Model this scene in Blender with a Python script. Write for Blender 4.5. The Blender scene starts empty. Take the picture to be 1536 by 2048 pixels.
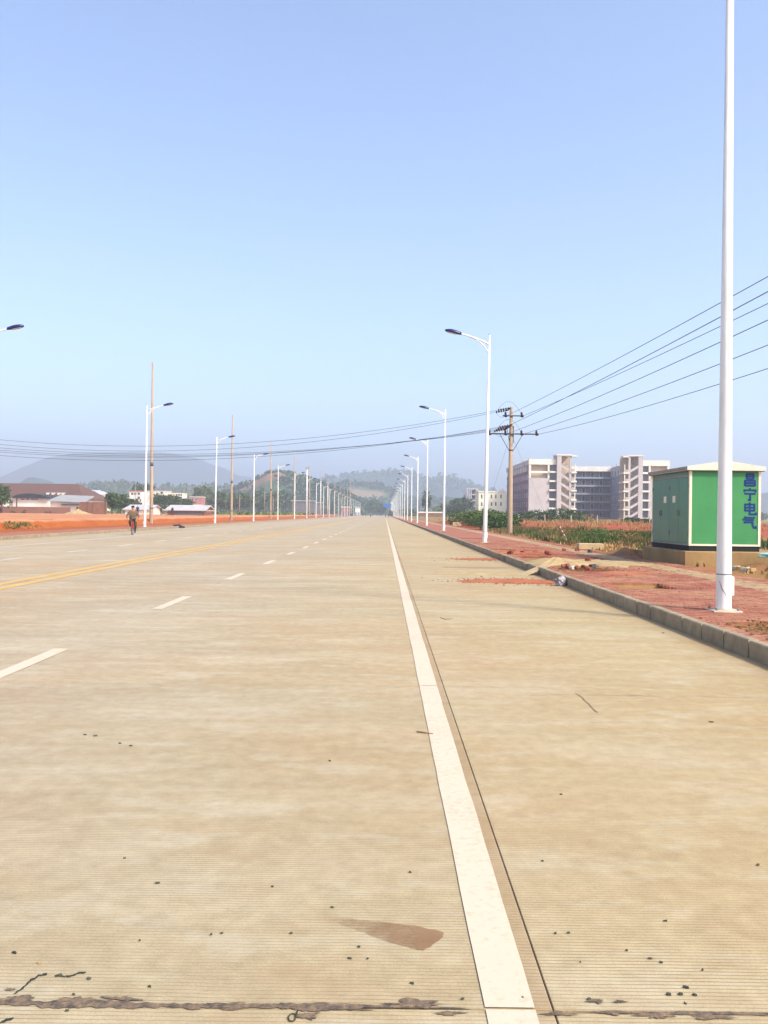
import bpy, bmesh, math, random
from mathutils import Vector, Matrix, noise as mnoise

random.seed(7)
SC = bpy.context.scene
COL = SC.collection
R = math.radians
PI = math.pi

# ------------------------------------------------------------------ camera
F = 1750.0                                   # focal length in photo pixels
VX, VY = 770.0, 1028.0                       # where the road vanishes
ROLL = R(0.7)
CAMZ = 1.5
cam_data = bpy.data.cameras.new('camera')
cam = bpy.data.objects.new('camera', cam_data)
COL.objects.link(cam)
cam_data.sensor_fit = 'VERTICAL'
cam_data.sensor_height = 36.0
cam_data.sensor_width = 27.0
cam_data.lens = 36.0 * F / 2048.0
cam_data.clip_start = 0.1
cam_data.clip_end = 60000
look = Matrix.Rotation(R(90), 4, 'X')
pitch = Matrix.Rotation(math.atan(4 / F), 4, 'X')
yaw = Matrix.Rotation(math.atan(2 / F), 4, 'Z')
roll = Matrix.Rotation(ROLL, 4, 'Z')
cam.matrix_world = Matrix.Translation((0, 0, CAMZ)) @ yaw @ pitch @ look @ roll
SC.camera = cam

# ------------------------------------------------------------------ sky, sun, exposure
SUN_DIR = Vector((0.80, -0.60, 0)).normalized()
SUN_EL = R(44)
sun_vec = Vector((SUN_DIR.x * math.cos(SUN_EL), SUN_DIR.y * math.cos(SUN_EL), math.sin(SUN_EL)))
world = bpy.data.worlds.new('World')
SC.world = world
world.use_nodes = True
wn = world.node_tree
for n in list(wn.nodes):
    wn.nodes.remove(n)
w_out = wn.nodes.new('ShaderNodeOutputWorld')
w_bg = wn.nodes.new('ShaderNodeBackground')
w_sky = wn.nodes.new('ShaderNodeTexSky')
w_sky.sky_type = 'NISHITA'
w_sky.sun_disc = False
w_sky.sun_elevation = SUN_EL
w_sky.sun_rotation = math.atan2(sun_vec.x, sun_vec.y)
w_sky.altitude = 0
w_sky.air_density = 0.75
w_sky.dust_density = 1.9
w_sky.ozone_density = 1.5
w_bg.inputs['Strength'].default_value = 0.138
wn.links.new(w_sky.outputs[0], w_bg.inputs[0])
wn.links.new(w_bg.outputs[0], w_out.inputs[0])

sun_data = bpy.data.lights.new('sun', 'SUN')
sun_data.energy = 2.25
sun_data.angle = R(8.0)
sun_data.color = (1.0, 0.92, 0.80)
sun = bpy.data.objects.new('sun', sun_data)
COL.objects.link(sun)
sun.rotation_euler = sun_vec.to_track_quat('Z', 'Y').to_euler()
sun.location = (30, -30, 60)

SC.view_settings.view_transform = 'Standard'
SC.view_settings.look = 'None'
SC.view_settings.gamma = 1
SC.view_settings.use_curve_mapping = False
SC.view_settings.exposure = 1.42
SC.cycles.use_denoising = True
try:
    SC.cycles.denoiser = 'OPENIMAGEDENOISE'
    SC.cycles.denoising_prefilter = 'ACCURATE'
except Exception:
    pass
SC.cycles.max_bounces = 6
SC.cycles.diffuse_bounces = 3
SC.cycles.glossy_bounces = 2
SC.cycles.transmission_bounces = 4
SC.cycles.transparent_max_bounces = 8
SC.cycles.volume_bounces = 1
SC.cycles.sample_clamp_indirect = 8

# ------------------------------------------------------------------ pixel of the photo -> place
CR, SR = math.cos(ROLL), math.sin(ROLL)
def unroll(px, py):
    dx, dy = px - VX, py - VY
    return dx * CR + dy * SR, -dx * SR + dy * CR
def at(px, py, d):
    dx, dy = unroll(px, py)
    return Vector((dx * d / F, d, CAMZ - dy * d / F))
def ground(px, py, z=0.0):
    dx, dy = unroll(px, py)
    d = (CAMZ - z) * F / dy
    return Vector((dx * d / F, d, z))

# ------------------------------------------------------------------ materials
def lin(c):
    return tuple((x / 12.92 if x <= 0.04045 else ((x + 0.055) / 1.055) ** 2.4) for x in [v / 255 for v in c])

class G:
    """small node graph helper"""
    def __init__(s, name):
        s.m = bpy.data.materials.new(name)
        s.m.use_nodes = True
        s.t = s.m.node_tree
        s.b = s.t.nodes['Principled BSDF']
    def n(s, typ, **kw):
        x = s.t.nodes.new(typ)
        for k, v in kw.items():
            setattr(x, k, v)
        return x
    def link(s, a, b):
        s.t.links.new(a, b)
    def pos(s, world=True):
        if world:
            return s.n('ShaderNodeNewGeometry').outputs['Position']
        return s.n('ShaderNodeTexCoord').outputs['Object']
    def mapped(s, src, scale):
        mp = s.n('ShaderNodeMapping')
        mp.inputs['Scale'].default_value = scale
        s.link(src, mp.inputs['Vector'])
        return mp.outputs[0]
    def noise(s, src, scale=1.0, detail=4, rough=0.55, stretch=(1, 1, 1)):
        x = s.n('ShaderNodeTexNoise')
        x.inputs['Scale'].default_value = scale
        x.inputs['Detail'].default_value = detail
        x.inputs['Roughness'].default_value = rough
        s.link(s.mapped(src, stretch) if stretch != (1, 1, 1) else src, x.inputs['Vector'])
        return x.outputs[0]
    def ramp(s, fac, stops):
        x = s.n('ShaderNodeValToRGB')
        e = x.color_ramp.elements
        while len(e) < len(stops):
            e.new(0.5)
        for el, (p, c) in zip(e, stops):
            el.position = p
            el.color = (c[0], c[1], c[2], 1) if not isinstance(c, (int, float)) else (c, c, c, 1)
        s.link(fac, x.inputs[0])
        return x.outputs[0]
    def math(s, op, a, b=None, c=None):
        x = s.n('ShaderNodeMath', operation=op)
        for i, v in enumerate((a, b, c)):
            if v is None:
                continue
            if isinstance(v, (int, float)):
                x.inputs[i].default_value = v
            else:
                s.link(v, x.inputs[i])
        return x.outputs[0]
    def mix(s, fac, a, b, blend='MIX'):
        x = s.n('ShaderNodeMix', data_type='RGBA', blend_type=blend)
        for sock, v in ((x.inputs[0], fac), (x.inputs[6], a), (x.inputs[7], b)):
            if isinstance(v, (int, float)):
                sock.default_value = v
            elif isinstance(v, tuple):
                sock.default_value = (v[0], v[1], v[2], 1)
            else:
                s.link(v, sock)
        return x.outputs[2]
    def bump(s, h, strength=0.3, dist=0.01):
        x = s.n('ShaderNodeBump')
        x.inputs['Strength'].default_value = strength
        x.inputs['Distance'].default_value = dist
        s.link(h, x.inputs['Height'])
        s.link(x.outputs[0], s.b.inputs['Normal'])
    def sep(s, v):
        x = s.n('ShaderNodeSeparateXYZ')
        s.link(v, x.inputs[0])
        return x.outputs
    def done(s, col, rough=0.8, spec=0.3, metal=0.0):
        if isinstance(col, tuple):
            s.b.inputs['Base Color'].default_value = (col[0], col[1], col[2], 1)
        else:
            s.link(col, s.b.inputs['Base Color'])
        s.b.inputs['Roughness'].default_value = rough
        s.b.inputs['Specular IOR Level'].default_value = spec
        s.b.inputs['Metallic'].default_value = metal
        return s.m

def M(name, c1, c2=None, scale=3.0, rough=0.8, spec=0.3, metal=0.0, bump=0.0, bdist=0.01, world=True, stretch=(1, 1, 1), island=0.0, rnd=0.0, lo=0.35, hi=0.65):
    g = G(name)
    c1 = lin(c1)
    if c2 is None:
        c2 = tuple(x * 0.82 for x in c1)
    else:
        c2 = lin(c2)
    p = g.pos(world)
    nz = g.noise(p, scale, 5, 0.6, stretch)
    col = g.ramp(nz, [(lo, c1), (hi, c2)])
    if island or rnd:
        src = g.n('ShaderNodeNewGeometry').outputs['Random Per Island'] if island else g.n('ShaderNodeObjectInfo').outputs['Random']
        amt = island or rnd
        h = g.n('ShaderNodeHueSaturation')
        g.link(g.math('MULTIPLY_ADD', src, 2 * amt, 1 - amt), h.inputs['Value'])
        g.link(col, h.inputs['Color'])
        col = h.outputs[0]
    if bump:
        g.bump(g.noise(p, scale * 4, 5, 0.6, stretch), bump, bdist)
    return g.done(col, rough, spec, metal)

# ------------------------------------------------------------------ mesh building
class MB:
    def __init__(s):
        s.v, s.f, s.mi, s.sm = [], [], [], []
    def add(s, vs, fs, mi=0, smooth=False):
        o = len(s.v)
        s.v.extend([tuple(v) for v in vs])
        for f in fs:
            s.f.append(tuple(i + o for i in f))
            s.mi.append(mi)
            s.sm.append(smooth)
        return s
    def box(s, x0, x1, y0, y1, z0, z1, mi=0, mat=None):
        vs = [(x0, y0, z0), (x1, y0, z0), (x1, y1, z0), (x0, y1, z0), (x0, y0, z1), (x1, y0, z1), (x1, y1, z1), (x0, y1, z1)]
        if mat is not None:
            vs = [mat @ Vector(v) for v in vs]
        return s.add(vs, [(0, 3, 2, 1), (4, 5, 6, 7), (0, 1, 5, 4), (1, 2, 6, 5), (2, 3, 7, 6), (3, 0, 4, 7)], mi)
    def bbox(s, x0, x1, y0, y1, z0, z1, b, mi=0):
        """box with its upper edges chamfered"""
        rings = [(0, z0), (0, z1 - b), (b, z1)]
        vs = []
        for i, z in rings:
            vs += [(x0 + i, y0 + i, z), (x1 - i, y0 + i, z), (x1 - i, y1 - i, z), (x0 + i, y1 - i, z)]
        fs = [(3, 2, 1, 0), (8, 9, 10, 11)]
        for k in (0, 4):
            for j in range(4):
                fs.append((k + j, k + (j + 1) % 4, k + 4 + (j + 1) % 4, k + 4 + j))
        return s.add(vs, fs, mi)
    def prism(s, pts, axis, a, b, mi=0):
        """polygon pts (u,v) swept from a to b along axis: x -> (a,u,v); y -> (u,a,v); z -> (u,v,a)"""
        def put(u, v, t):
            return {'x': (t, u, v), 'y': (u, t, v), 'z': (u, v, t)}[axis]
        n = len(pts)
        vs = [put(u, v, a) for u, v in pts] + [put(u, v, b) for u, v in pts]
        fs = [tuple(range(n))[::-1], tuple(range(n, 2 * n))] + [(i, (i + 1) % n, n + (i + 1) % n, n + i) for i in range(n)]
        return s.add(vs, fs, mi)
    def tube(s, pts, rad, seg=8, mi=0, cap=True, smooth=True):
        pts = [Vector(p) for p in pts]
        if isinstance(rad, (int, float)):
            rad = [rad] * len(pts)
        vs, fs = [], []
        ref = None
        for i, p in enumerate(pts):
            a = pts[max(i - 1, 0)]
            b = pts[min(i + 1, len(pts) - 1)]
            t = (b - a)
            t = t.normalized() if t.length > 1e-9 else Vector((0, 0, 1))
            if ref is None:
                ref = t.orthogonal().normalized()
            ref = (ref - t * ref.dot(t))
            ref = ref.normalized() if ref.length > 1e-6 else t.orthogonal().normalized()
            bi = t.cross(ref)
            for k in range(seg):
                an = 2 * PI * k / seg
                vs.append(p + (ref * math.cos(an) + bi * math.sin(an)) * rad[i])
        for i in range(len(pts) - 1):
            for k in range(seg):
                fs.append((i * seg + k, i * seg + (k + 1) % seg, (i + 1) * seg + (k + 1) % seg, (i + 1) * seg + k))
        s.add(vs, fs, mi, smooth)
        if cap:
            n = len(s.v) - len(vs)
            s.f.append(tuple(n + k for k in range(seg))[::-1]); s.mi.append(mi); s.sm.append(False)
            n2 = n + (len(pts) - 1) * seg
            s.f.append(tuple(n2 + k for k in range(seg))); s.mi.append(mi); s.sm.append(False)
        return s
    def torus(s, c, axis, r, t, seg=28, mi=0):
        c = Vector(c); ax = Vector(axis).normalized(); u = ax.orthogonal().normalized(); w = ax.cross(u)
        vs, fs = [], []
        m = 6
        for i in range(seg):
            a = 2 * PI * i / seg
            d = u * math.cos(a) + w * math.sin(a)
            for j in range(m):
                b = 2 * PI * j / m
                vs.append(c + d * (r + t * math.cos(b)) + ax * t * math.sin(b))
        for i in range(seg):
            for j in range(m):
                fs.append((i * m + j, ((i + 1) % seg) * m + j, ((i + 1) % seg) * m + (j + 1) % m, i * m + (j + 1) % m))
        return s.add(vs, fs, mi, True)
    def ball(s, c, r, mi=0, u=10, v=7, sq=(1, 1, 1)):
        vs, fs = [], []
        for j in range(v + 1):
            th = PI * j / v
            for i in range(u):
                ph = 2 * PI * i / u
                vs.append((c[0] + r * sq[0] * math.sin(th) * math.cos(ph), c[1] + r * sq[1] * math.sin(th) * math.sin(ph), c[2] + r * sq[2] * math.cos(th)))
        for j in range(v):
            for i in range(u):
                fs.append((j * u + i, (j + 1) * u + i, (j + 1) * u + (i + 1) % u, j * u + (i + 1) % u))
        return s.add(vs, fs, mi, True)
    def mesh(s, name, mats):
        me = bpy.data.meshes.new(name)
        me.from_pydata(s.v, [], s.f)
        if not isinstance(mats, (list, tuple)):
            mats = [mats]
        for m in mats:
            me.materials.append(m)
        me.polygons.foreach_set('material_index', s.mi)
        me.polygons.foreach_set('use_smooth', s.sm)
        me.update()
        return me
    def build(s, name, mats, parent=None, loc=None):
        return link(name, s.mesh(name, mats), parent, loc)

def link(name, me, parent=None, loc=None):
    o = bpy.data.objects.new(name, me)
    COL.objects.link(o)
    if parent is not None:
        o.parent = parent
    if loc is not None:
        o.location = loc
    return o

def tag(o, label, cat, group=None):
    o['label'] = label
    o['category'] = cat
    if group:
        o['group'] = group
    return o

def empty(name, loc=(0, 0, 0), rz=0.0):
    o = bpy.data.objects.new(name, None)
    o.empty_display_size = 0.2
    COL.objects.link(o)
    o.location = loc
    o.rotation_euler = (0, 0, rz)
    return o

def thing(name, label, cat, loc=(0, 0, 0), rz=0.0, group=None):
    return tag(empty(name, loc, rz), label, cat, group)

def structure(o):
    o['kind'] = 'structure'
    return o

def stuff(o):
    o['kind'] = 'stuff'
    return o

def copy_tree(o, parent=None):
    c = o.copy()
    COL.objects.link(c)
    c.parent = parent
    for ch in o.children:
        copy_tree(ch, c)
    return c

def fbm(x, y, z=0.0, o=4):
    return mnoise.fractal(Vector((x, y, z)), 1.0, 2.0, o)
# ================================================================== materials of the setting
def road_material():
    g = G('road_concrete')
    p = g.pos(True)
    x, y, z = g.sep(p)
    big = g.noise(p, 0.16, 5, 0.6)
    streak = g.noise(p, 1.0, 7, 0.68, (0.4, 1.0, 1))
    fine = g.noise(p, 9.0, 6, 0.7)
    grain = g.noise(p, 140.0, 3, 0.7)
    lane = g.math('SMOOTH_MIN', g.math('MAXIMUM', g.math('MULTIPLY_ADD', x, 0.16, 0.55), 0.0), 1.0, 0.2)
    grey = g.ramp(streak, [(0.30, lin((175, 163, 140))), (0.50, lin((186, 174, 150))), (0.70, lin((197, 187, 164)))])
    tan = g.ramp(streak, [(0.30, lin((180, 162, 122))), (0.50, lin((190, 174, 134))), (0.70, lin((199, 186, 148)))])
    col = g.mix(lane, grey, tan)
    # rusty dust lying in patches
    near = g.math('MULTIPLY', g.ramp(big, [(0.42, 0.0), (0.66, 1.0)]), 0.55)
    col = g.mix(near, col, lin((190, 160, 122)))
    pale = g.math('MULTIPLY', g.ramp(g.noise(p, 0.8, 6, 0.65, (0.5, 1.3, 1)), [(0.50, 0.0), (0.70, 1.0)]), 0.4)
    col = g.mix(pale, col, lin((206, 194, 172)))
    stain = g.math('MULTIPLY', g.ramp(g.noise(p, 0.55, 6, 0.65, (0.5, 1.3, 1)), [(0.55, 0.0), (0.75, 1.0)]), 0.25)
    col = g.mix(stain, col, lin((140, 118, 98)))
    col = g.mix(0.40, col, g.ramp(fine, [(0.3, (0.10, 0.08, 0.06)), (0.7, (0.75, 0.68, 0.58))]), 'SOFT_LIGHT')
    col = g.mix(0.40, col, g.ramp(grain, [(0.3, (0.10, 0.09, 0.07)), (0.7, (0.8, 0.75, 0.68))]), 'SOFT_LIGHT')
    # worn pale and rusty blotches with ragged edges
    bl = g.noise(p, 2.1, 9, 0.72, (0.6, 1.45, 1))
    col = g.mix(g.math('MULTIPLY', g.ramp(bl, [(0.52, 0.0), (0.62, 1.0)]), 0.30), col, lin((208, 200, 176)))
    col = g.mix(g.math('MULTIPLY', g.ramp(bl, [(0.34, 1.0), (0.46, 0.0)]), 0.30), col, lin((178, 146, 110)))
    sp = g.noise(p, 38.0, 6, 0.75)
    col = g.mix(g.math('MULTIPLY', g.ramp(sp, [(0.60, 0.0), (0.70, 1.0)]), 0.30), col, lin((120, 98, 74)))
    # tined grooves across the slabs
    wob = g.math('MULTIPLY_ADD', g.noise(p, 3.0, 3), 0.012, y)
    s = g.math('SINE', g.math('MULTIPLY', wob, 2 * PI / 0.021))
    groove = g.math('MAXIMUM', g.math('MULTIPLY_ADD', s, 2.2, -1.2), 0.0)
    wear = g.ramp(g.noise(p, 0.7, 5, 0.6, (0.5, 1.4, 1)), [(0.38, 0.15), (0.62, 1.0)])
    gm = g.math('MULTIPLY', g.math('MULTIPLY', groove, wear), 0.7)
    col = g.mix(gm, col, lin((120, 98, 76)))
    # dirt gathered beside the long joint next to the edge line; browner towards the right kerb
    dj = g.math('ABSOLUTE', g.math('SUBTRACT', x, 0.497))
    dm = g.math('MULTIPLY', g.ramp(dj, [(0.018, 1.0), (0.055, 0.0)]), 0.3)
    col = g.mix(dm, col, lin((150, 112, 74)))
    dk = g.math('SUBTRACT', 3.94, g.math('MULTIPLY_ADD', g.noise(p, 2.0, 5), 0.6, g.math('SUBTRACT', x, 0.3)))
    km = g.math('MULTIPLY', g.ramp(dk, [(0.0, 1.0), (0.45, 0.0)]), 0.6)
    col = g.mix(km, col, lin((160, 126, 90)))
    # each slab a shade of its own
    h = g.n('ShaderNodeHueSaturation')
    g.link(g.math('MULTIPLY_ADD', g.n('ShaderNodeObjectInfo').outputs['Random'], 0.06, 0.77), h.inputs['Value'])
    g.link(col, h.inputs['Color'])
    g.bump(g.math('ADD', g.math('MULTIPLY', groove, -0.6), g.math('MULTIPLY', fine, 0.6)), 0.35, 0.004)
    return g.done(h.outputs[0], 0.85, 0.25)

def brick_sheet_material(name, a, b, mortar, sx=5.0):
    g = G(name)
    p = g.pos(True)
    br = g.n('ShaderNodeTexBrick')
    br.inputs['Scale'].default_value = sx
    br.inputs['Brick Width'].default_value = 1.0
    br.inputs['Row Height'].default_value = 0.5
    br.inputs['Mortar Size'].default_value = 0.02
    for k, c in (('Color1', a), ('Color2', b), ('Mortar', mortar)):
        br.inputs[k].default_value = (*lin(c), 1)
    g.link(p, br.inputs['Vector'])
    col = g.mix(g.math('MULTIPLY', g.ramp(g.noise(p, 0.5, 5), [(0.4, 0.0), (0.7, 1.0)]), 0.4), br.outputs[0], lin((156, 116, 88)))
    return g.done(col, 0.9, 0.2)

def paver_material():
    g = G('paver_red')
    p = g.pos(True)
    r = g.n('ShaderNodeNewGeometry').outputs['Random Per Island']
    col = g.ramp(r, [(0.0, lin((132, 78, 62))), (0.4, lin((150, 90, 72))), (0.75, lin((162, 104, 84))), (1.0, lin((136, 88, 74)))])
    dust = g.math('MULTIPLY', g.ramp(g.noise(p, 0.7, 6, 0.65), [(0.40, 0.0), (0.68, 1.0)]), 0.75)
    col = g.mix(dust, col, lin((176, 134, 100)))
    col = g.mix(0.25, col, g.ramp(g.noise(p, 40, 4, 0.7), [(0.3, (0.15, 0.12, 0.1)), (0.7, (0.7, 0.65, 0.6))]), 'SOFT_LIGHT')
    return g.done(col, 0.9, 0.2)

m_road = road_material()
m_joint = M('joint_filler', (146, 120, 88), (104, 86, 64), 6)
m_tar = M('joint_tar', (74, 68, 62), (134, 112, 88), 26, rough=0.85, bump=0.8, bdist=0.006)
m_crack = M('crack_dark', (44, 50, 46), (60, 60, 50), 20)
def paint_material(name, c, worn, amt):
    g = G(name)
    p = g.pos(True)
    n1 = g.noise(p, 26, 6, 0.7)
    n2 = g.noise(p, 1.3, 5, 0.6)
    f = g.math('MULTIPLY', g.ramp(g.math('ADD', g.math('MULTIPLY', n1, 0.6), g.math('MULTIPLY', n2, 0.4)), [(0.50, 0.0), (0.66, 1.0)]), amt)
    col = g.mix(f, lin(c), lin(worn))
    col = g.mix(g.math('MULTIPLY', g.ramp(n2, [(0.4, 0.0), (0.7, 1.0)]), 0.25), col, lin((214, 190, 164)))
    g.bump(n1, 0.2, 0.003)
    return g.done(col, 0.7, 0.3)
m_white_line = paint_material('white_road_paint', (200, 182, 158), (168, 148, 120), 0.8)
m_faded_line = paint_material('worn_white_road_paint', (190, 180, 166), (160, 146, 126), 1.0)
m_yellow_line = paint_material('yellow_road_paint', (190, 152, 78), (166, 144, 104), 1.0)
m_mud = M('dried_mud', (146, 114, 80), (156, 126, 92), 3)
m_kerb = M('kerb_concrete', (136, 118, 92), (160, 144, 116), 5, bump=0.4, bdist=0.006, rnd=0.09)
m_paver = paver_material()
m_paver_far = brick_sheet_material('red_paving_far', (144, 86, 68), (162, 102, 80), (138, 98, 76))
m_strip = M('tan_paving', (168, 142, 102), (156, 126, 92), 2.0, bump=0.3, island=0.07)
m_strip_far = M('tan_paving_far', (168, 142, 102), (156, 126, 92), 2.0)
m_sandbed = M('sand_bed', (168, 138, 86), (154, 120, 74), 6, bump=0.5)
m_soil_red = M('red_soil', (148, 82, 50), (168, 104, 70), 1.6, bump=0.6, bdist=0.03)
m_soil_brown = M('brown_soil', (136, 98, 58), (116, 80, 46), 2.2, bump=0.6, bdist=0.03)
m_sand = M('yellow_sand', (176, 154, 108), (160, 132, 90), 3, bump=0.4, bdist=0.01)
m_rubble_brick = M('broken_red_brick', (150, 74, 52), (120, 66, 50), 9, bump=0.5, rnd=0.2)
m_concrete = M('bare_concrete', (186, 164, 124), (168, 144, 106), 3, bump=0.4, bdist=0.01)

# ================================================================== ground
def grid_mesh(name, x0, x1, nx, y0, y1, ny, fz, mat, smooth=True, fx=None, fy=None):
    vs, fs = [], []
    for j in range(ny + 1):
        for i in range(nx + 1):
            u, v = i / nx, j / ny
            x = fx(u) if fx else x0 + (x1 - x0) * u
            y = fy(v) if fy else y0 + (y1 - y0) * v
            vs.append((x, y, fz(x, y)))
    for j in range(ny):
        for i in range(nx):
            a = j * (nx + 1) + i
            fs.append((a, a + 1, a + nx + 2, a + nx + 1))
    mb = MB()
    mb.add(vs, fs, 0, smooth)
    return mb.build(name, mat)

def land_material():
    g = G('far_farmland')
    p = g.pos(True)
    n = g.noise(p, 0.006, 6, 0.6)
    col = g.ramp(n, [(0.30, lin((92, 108, 66))), (0.48, lin((112, 120, 76))), (0.56, lin((150, 122, 84))), (0.70, lin((96, 104, 66)))])
    col = g.mix(0.4, col, g.ramp(g.noise(p, 0.12, 5), [(0.3, (0.12, 0.12, 0.08)), (0.7, (0.7, 0.7, 0.6))]), 'SOFT_LIGHT')
    return g.done(col, 0.95, 0.1)
m_land = land_material()
structure(MB().add([(-9000, -400, -0.12), (9000, -400, -0.12), (9000, 12000, -0.12), (-9000, 12000, -0.12)], [(0, 1, 2, 3)]).build('ground', m_land))

ROAD_L, ROAD_R, ROAD_END = -18.6, 3.94, 900.0
LANES = [ROAD_L, -15.1, -11.3, -7.4, -3.5, 0.53, ROAD_R]
JOINT0, SLAB = 2.66, 5.0
ROWS = 14
road = structure(MB().box(ROAD_L - 0.05, ROAD_R + 0.05, -12, ROAD_END, -0.10, -0.007).build('road', m_joint))
for li in range(6):
    w0, w1 = LANES[li], LANES[li + 1]
    hw, hl = (w1 - w0) / 2 - 0.0028, SLAB / 2 - 0.004
    me = MB().bbox(-hw, hw, -hl, hl, -0.03, 0.0, 0.002).mesh('slab', m_road)
    for r in range(ROWS):
        o = link('slab', me, road, ((w0 + w1) / 2, JOINT0 - SLAB + SLAB * r + SLAB / 2, -0.0007 * random.random()))
    y0 = JOINT0 - SLAB + SLAB * ROWS
    mb = MB()
    y = y0
    while y < ROAD_END:
        L = SLAB if y < 300 else 60
        mb.add([(w0 + .006, y + .006, 0), (w1 - .006, y + .006, 0), (w1 - .006, min(y + L, ROAD_END) - .006, 0), (w0 + .006, min(y + L, ROAD_END) - .006, 0)], [(0, 1, 2, 3)])
        y += L
    stuff(mb.build('distant_slabs', m_road, road))
    # the part of the road behind the camera
MB().box(ROAD_L, ROAD_R, -12, JOINT0 - SLAB - 0.006, -0.03, -0.001).build('rear_slab', m_road, road)

def strip(name, x, w, y0, y1, mat, z=0.004, step=5.0):
    mb = MB()
    y = y0
    n = 0
    vs, fs = [], []
    while y <= y1 + 1e-6:
        jl = 0.006 * fbm(y * 0.9, x * 3.1) if y < 60 else 0
        jr = 0.006 * fbm(y * 0.9, x * 3.1 + 50) if y < 60 else 0
        vs += [(x - w / 2 + jl, y, z), (x + w / 2 + jr, y, z)]
        n += 1
        if y >= y1:
            break
        y = min(y1, y + (0.12 if y < 20 else step))
    for i in range(n - 1):
        fs.append((2 * i, 2 * i + 1, 2 * i + 3, 2 * i + 2))
    return mb.add(vs, fs).build(name, mat, road)

for r in range(6):          # the line is painted run by run: a hair of a gap at every near joint
    a = JOINT0 - SLAB + SLAB * r + 0.006
    strip('edge_line', 0.397, 0.155, a, a + SLAB - 0.012, m_white_line)
strip('edge_line', 0.397, 0.155, JOINT0 + 25.006, ROAD_END, m_white_line)
strip('edge_line', -15.2, 0.15, -10, ROAD_END, m_faded_line)
for dx in (-0.22, 0.22):
    strip('centre_line', -7.48 + dx, 0.24, -10, ROAD_END, m_yellow_line)
y = 1.4
while y < 330:
    strip('lane_dash', -3.47, 0.16, y, y + 2.05, m_white_line)
    if y > 18:
        strip('lane_dash', -11.3, 0.16, y - 0.2, y + 1.85, m_faded_line)
    y += 6.0

# tar smeared over the nearest joint
def smear(name, x0, x1, yc, w, seed, mat, z=0.003, parent=road, step=0.02, bias=0.0):
    vs, fs = [], []
    n = int((x1 - x0) / step) + 1
    for i in range(n):
        x = x0 + i * step
        e = min(1, 6 * i / n, 6 * (n - 1 - i) / n)
        a = w * (0.30 + 0.55 * fbm(x * 2.1, seed) + 0.35 * fbm(x * 9, seed + 7) + 0.2 * fbm(x * 31, seed + 9))
        b = w * (0.35 + 0.65 * fbm(x * 2.3, seed + 3) + 0.45 * fbm(x * 8, seed + 5) + 0.25 * fbm(x * 29, seed + 8)) + bias
        vs += [(x, yc - max(b, 0.003) * e, z), (x, yc + max(a, 0.003) * e, z)]
    for i in range(n - 1):
        fs.append((2 * i, 2 * i + 2, 2 * i + 3, 2 * i + 1))
    return MB().add(vs, fs).build(name, mat, parent)
smear('joint_sealant', -2.6, 0.30, JOINT0, 0.038, 1.3, m_tar, step=0.006)
smear('joint_sealant', 0.50, 3.9, JOINT0 - 0.012, 0.026, 8.1, m_tar, step=0.006)
def blot(px, py, w, h, mat, z, seed):
    p = ground(px, py)
    sx, sy = w * p.y / F / 2, h * p.y * p.y / (CAMZ * F) / 2
    pts = []
    for k in range(40):
        a = 2 * PI * k / 40
        e = max(.25, .8 + .7 * fbm(math.cos(a) * 1.4 + seed, math.sin(a) * 1.4) + .5 * fbm(math.cos(a) * 5 + seed, math.sin(a) * 5))
        pts.append((p.x + math.cos(a) * sx * e, p.y + math.sin(a) * sy * e, z))
    return MB().add(pts, [tuple(range(40))]).build('tar_blot', mat, road)
for k, (px, py, w, h) in enumerate([(40, 2000, 90, 14), (150, 2000, 80, 12), (240, 1998, 70, 10), (390, 2012, 90, 14), (470, 2012, 120, 16), (560, 2014, 90, 12), (615, 2032, 60, 16), (700, 2018, 90, 10), (830, 2008, 130, 18), (900, 2026, 60, 10), (1120, 2028, 70, 10), (1230, 2026, 60, 10), (1310, 2030, 90, 14), (1430, 2034, 110, 10), (1195, 2002, 34, 10), (1240, 2003, 40, 5), (20, 1980, 26, 5)]):
    blot(px, py, w, h, m_tar, 0.0034 + 0.0004 * (k % 3), 3.7 * k)

def ribbon(name, pts, w, mat, z, parent=road):
    vs, fs = [], []
    for i, p in enumerate(pts):
        a, b = pts[max(0, i - 1)], pts[min(len(pts) - 1, i + 1)]
        t = Vector((b.x - a.x, b.y - a.y, 0)).normalized()
        nrm = Vector((-t.y, t.x, 0))
        ww = w * (0.5 + random.random())
        vs += [(p.x - nrm.x * ww / 2, p.y - nrm.y * ww / 2, z), (p.x + nrm.x * ww / 2, p.y + nrm.y * ww / 2, z)]
    for i in range(len(pts) - 1):
        fs.append((2 * i, 2 * i + 1, 2 * i + 3, 2 * i + 2))
    return MB().add(vs, fs).build(name, mat, parent)
def dense(pix, n=5, jit=1.5):
    out = []
    for (a, b) in zip(pix[:-1], pix[1:]):
        for k in range(n):
            t = k / n
            out.append(ground(a[0] + (b[0] - a[0]) * t + random.uniform(-jit, jit), a[1] + (b[1] - a[1]) * t + random.uniform(-jit, jit) * .6))
    out.append(ground(*pix[-1]))
    return out
ribbon('crack', dense([(30, 1988), (48, 1974), (62, 1962), (78, 1951), (95, 1948)]), 0.011, m_crack, 0.002)
ribbon('crack', dense([(112, 1951), (122, 1952), (138, 1953), (152, 1948), (172, 1944)]), 0.008, m_crack, 0.002)
ribbon('crack', dense([(0, 2046), (14, 2040), (28, 2036)]), 0.010, m_crack, 0.002)
ribbon('crack', dense([(1152, 1387), (1163, 1395), (1178, 1410), (1195, 1425)], 3), 0.012, m_joint, 0.002)
ribbon('crack', dense([(1060, 1391), (1150, 1389), (1300, 1392), (1536, 1396)], 8, 0.5), 0.006, m_joint, 0.002)
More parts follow.
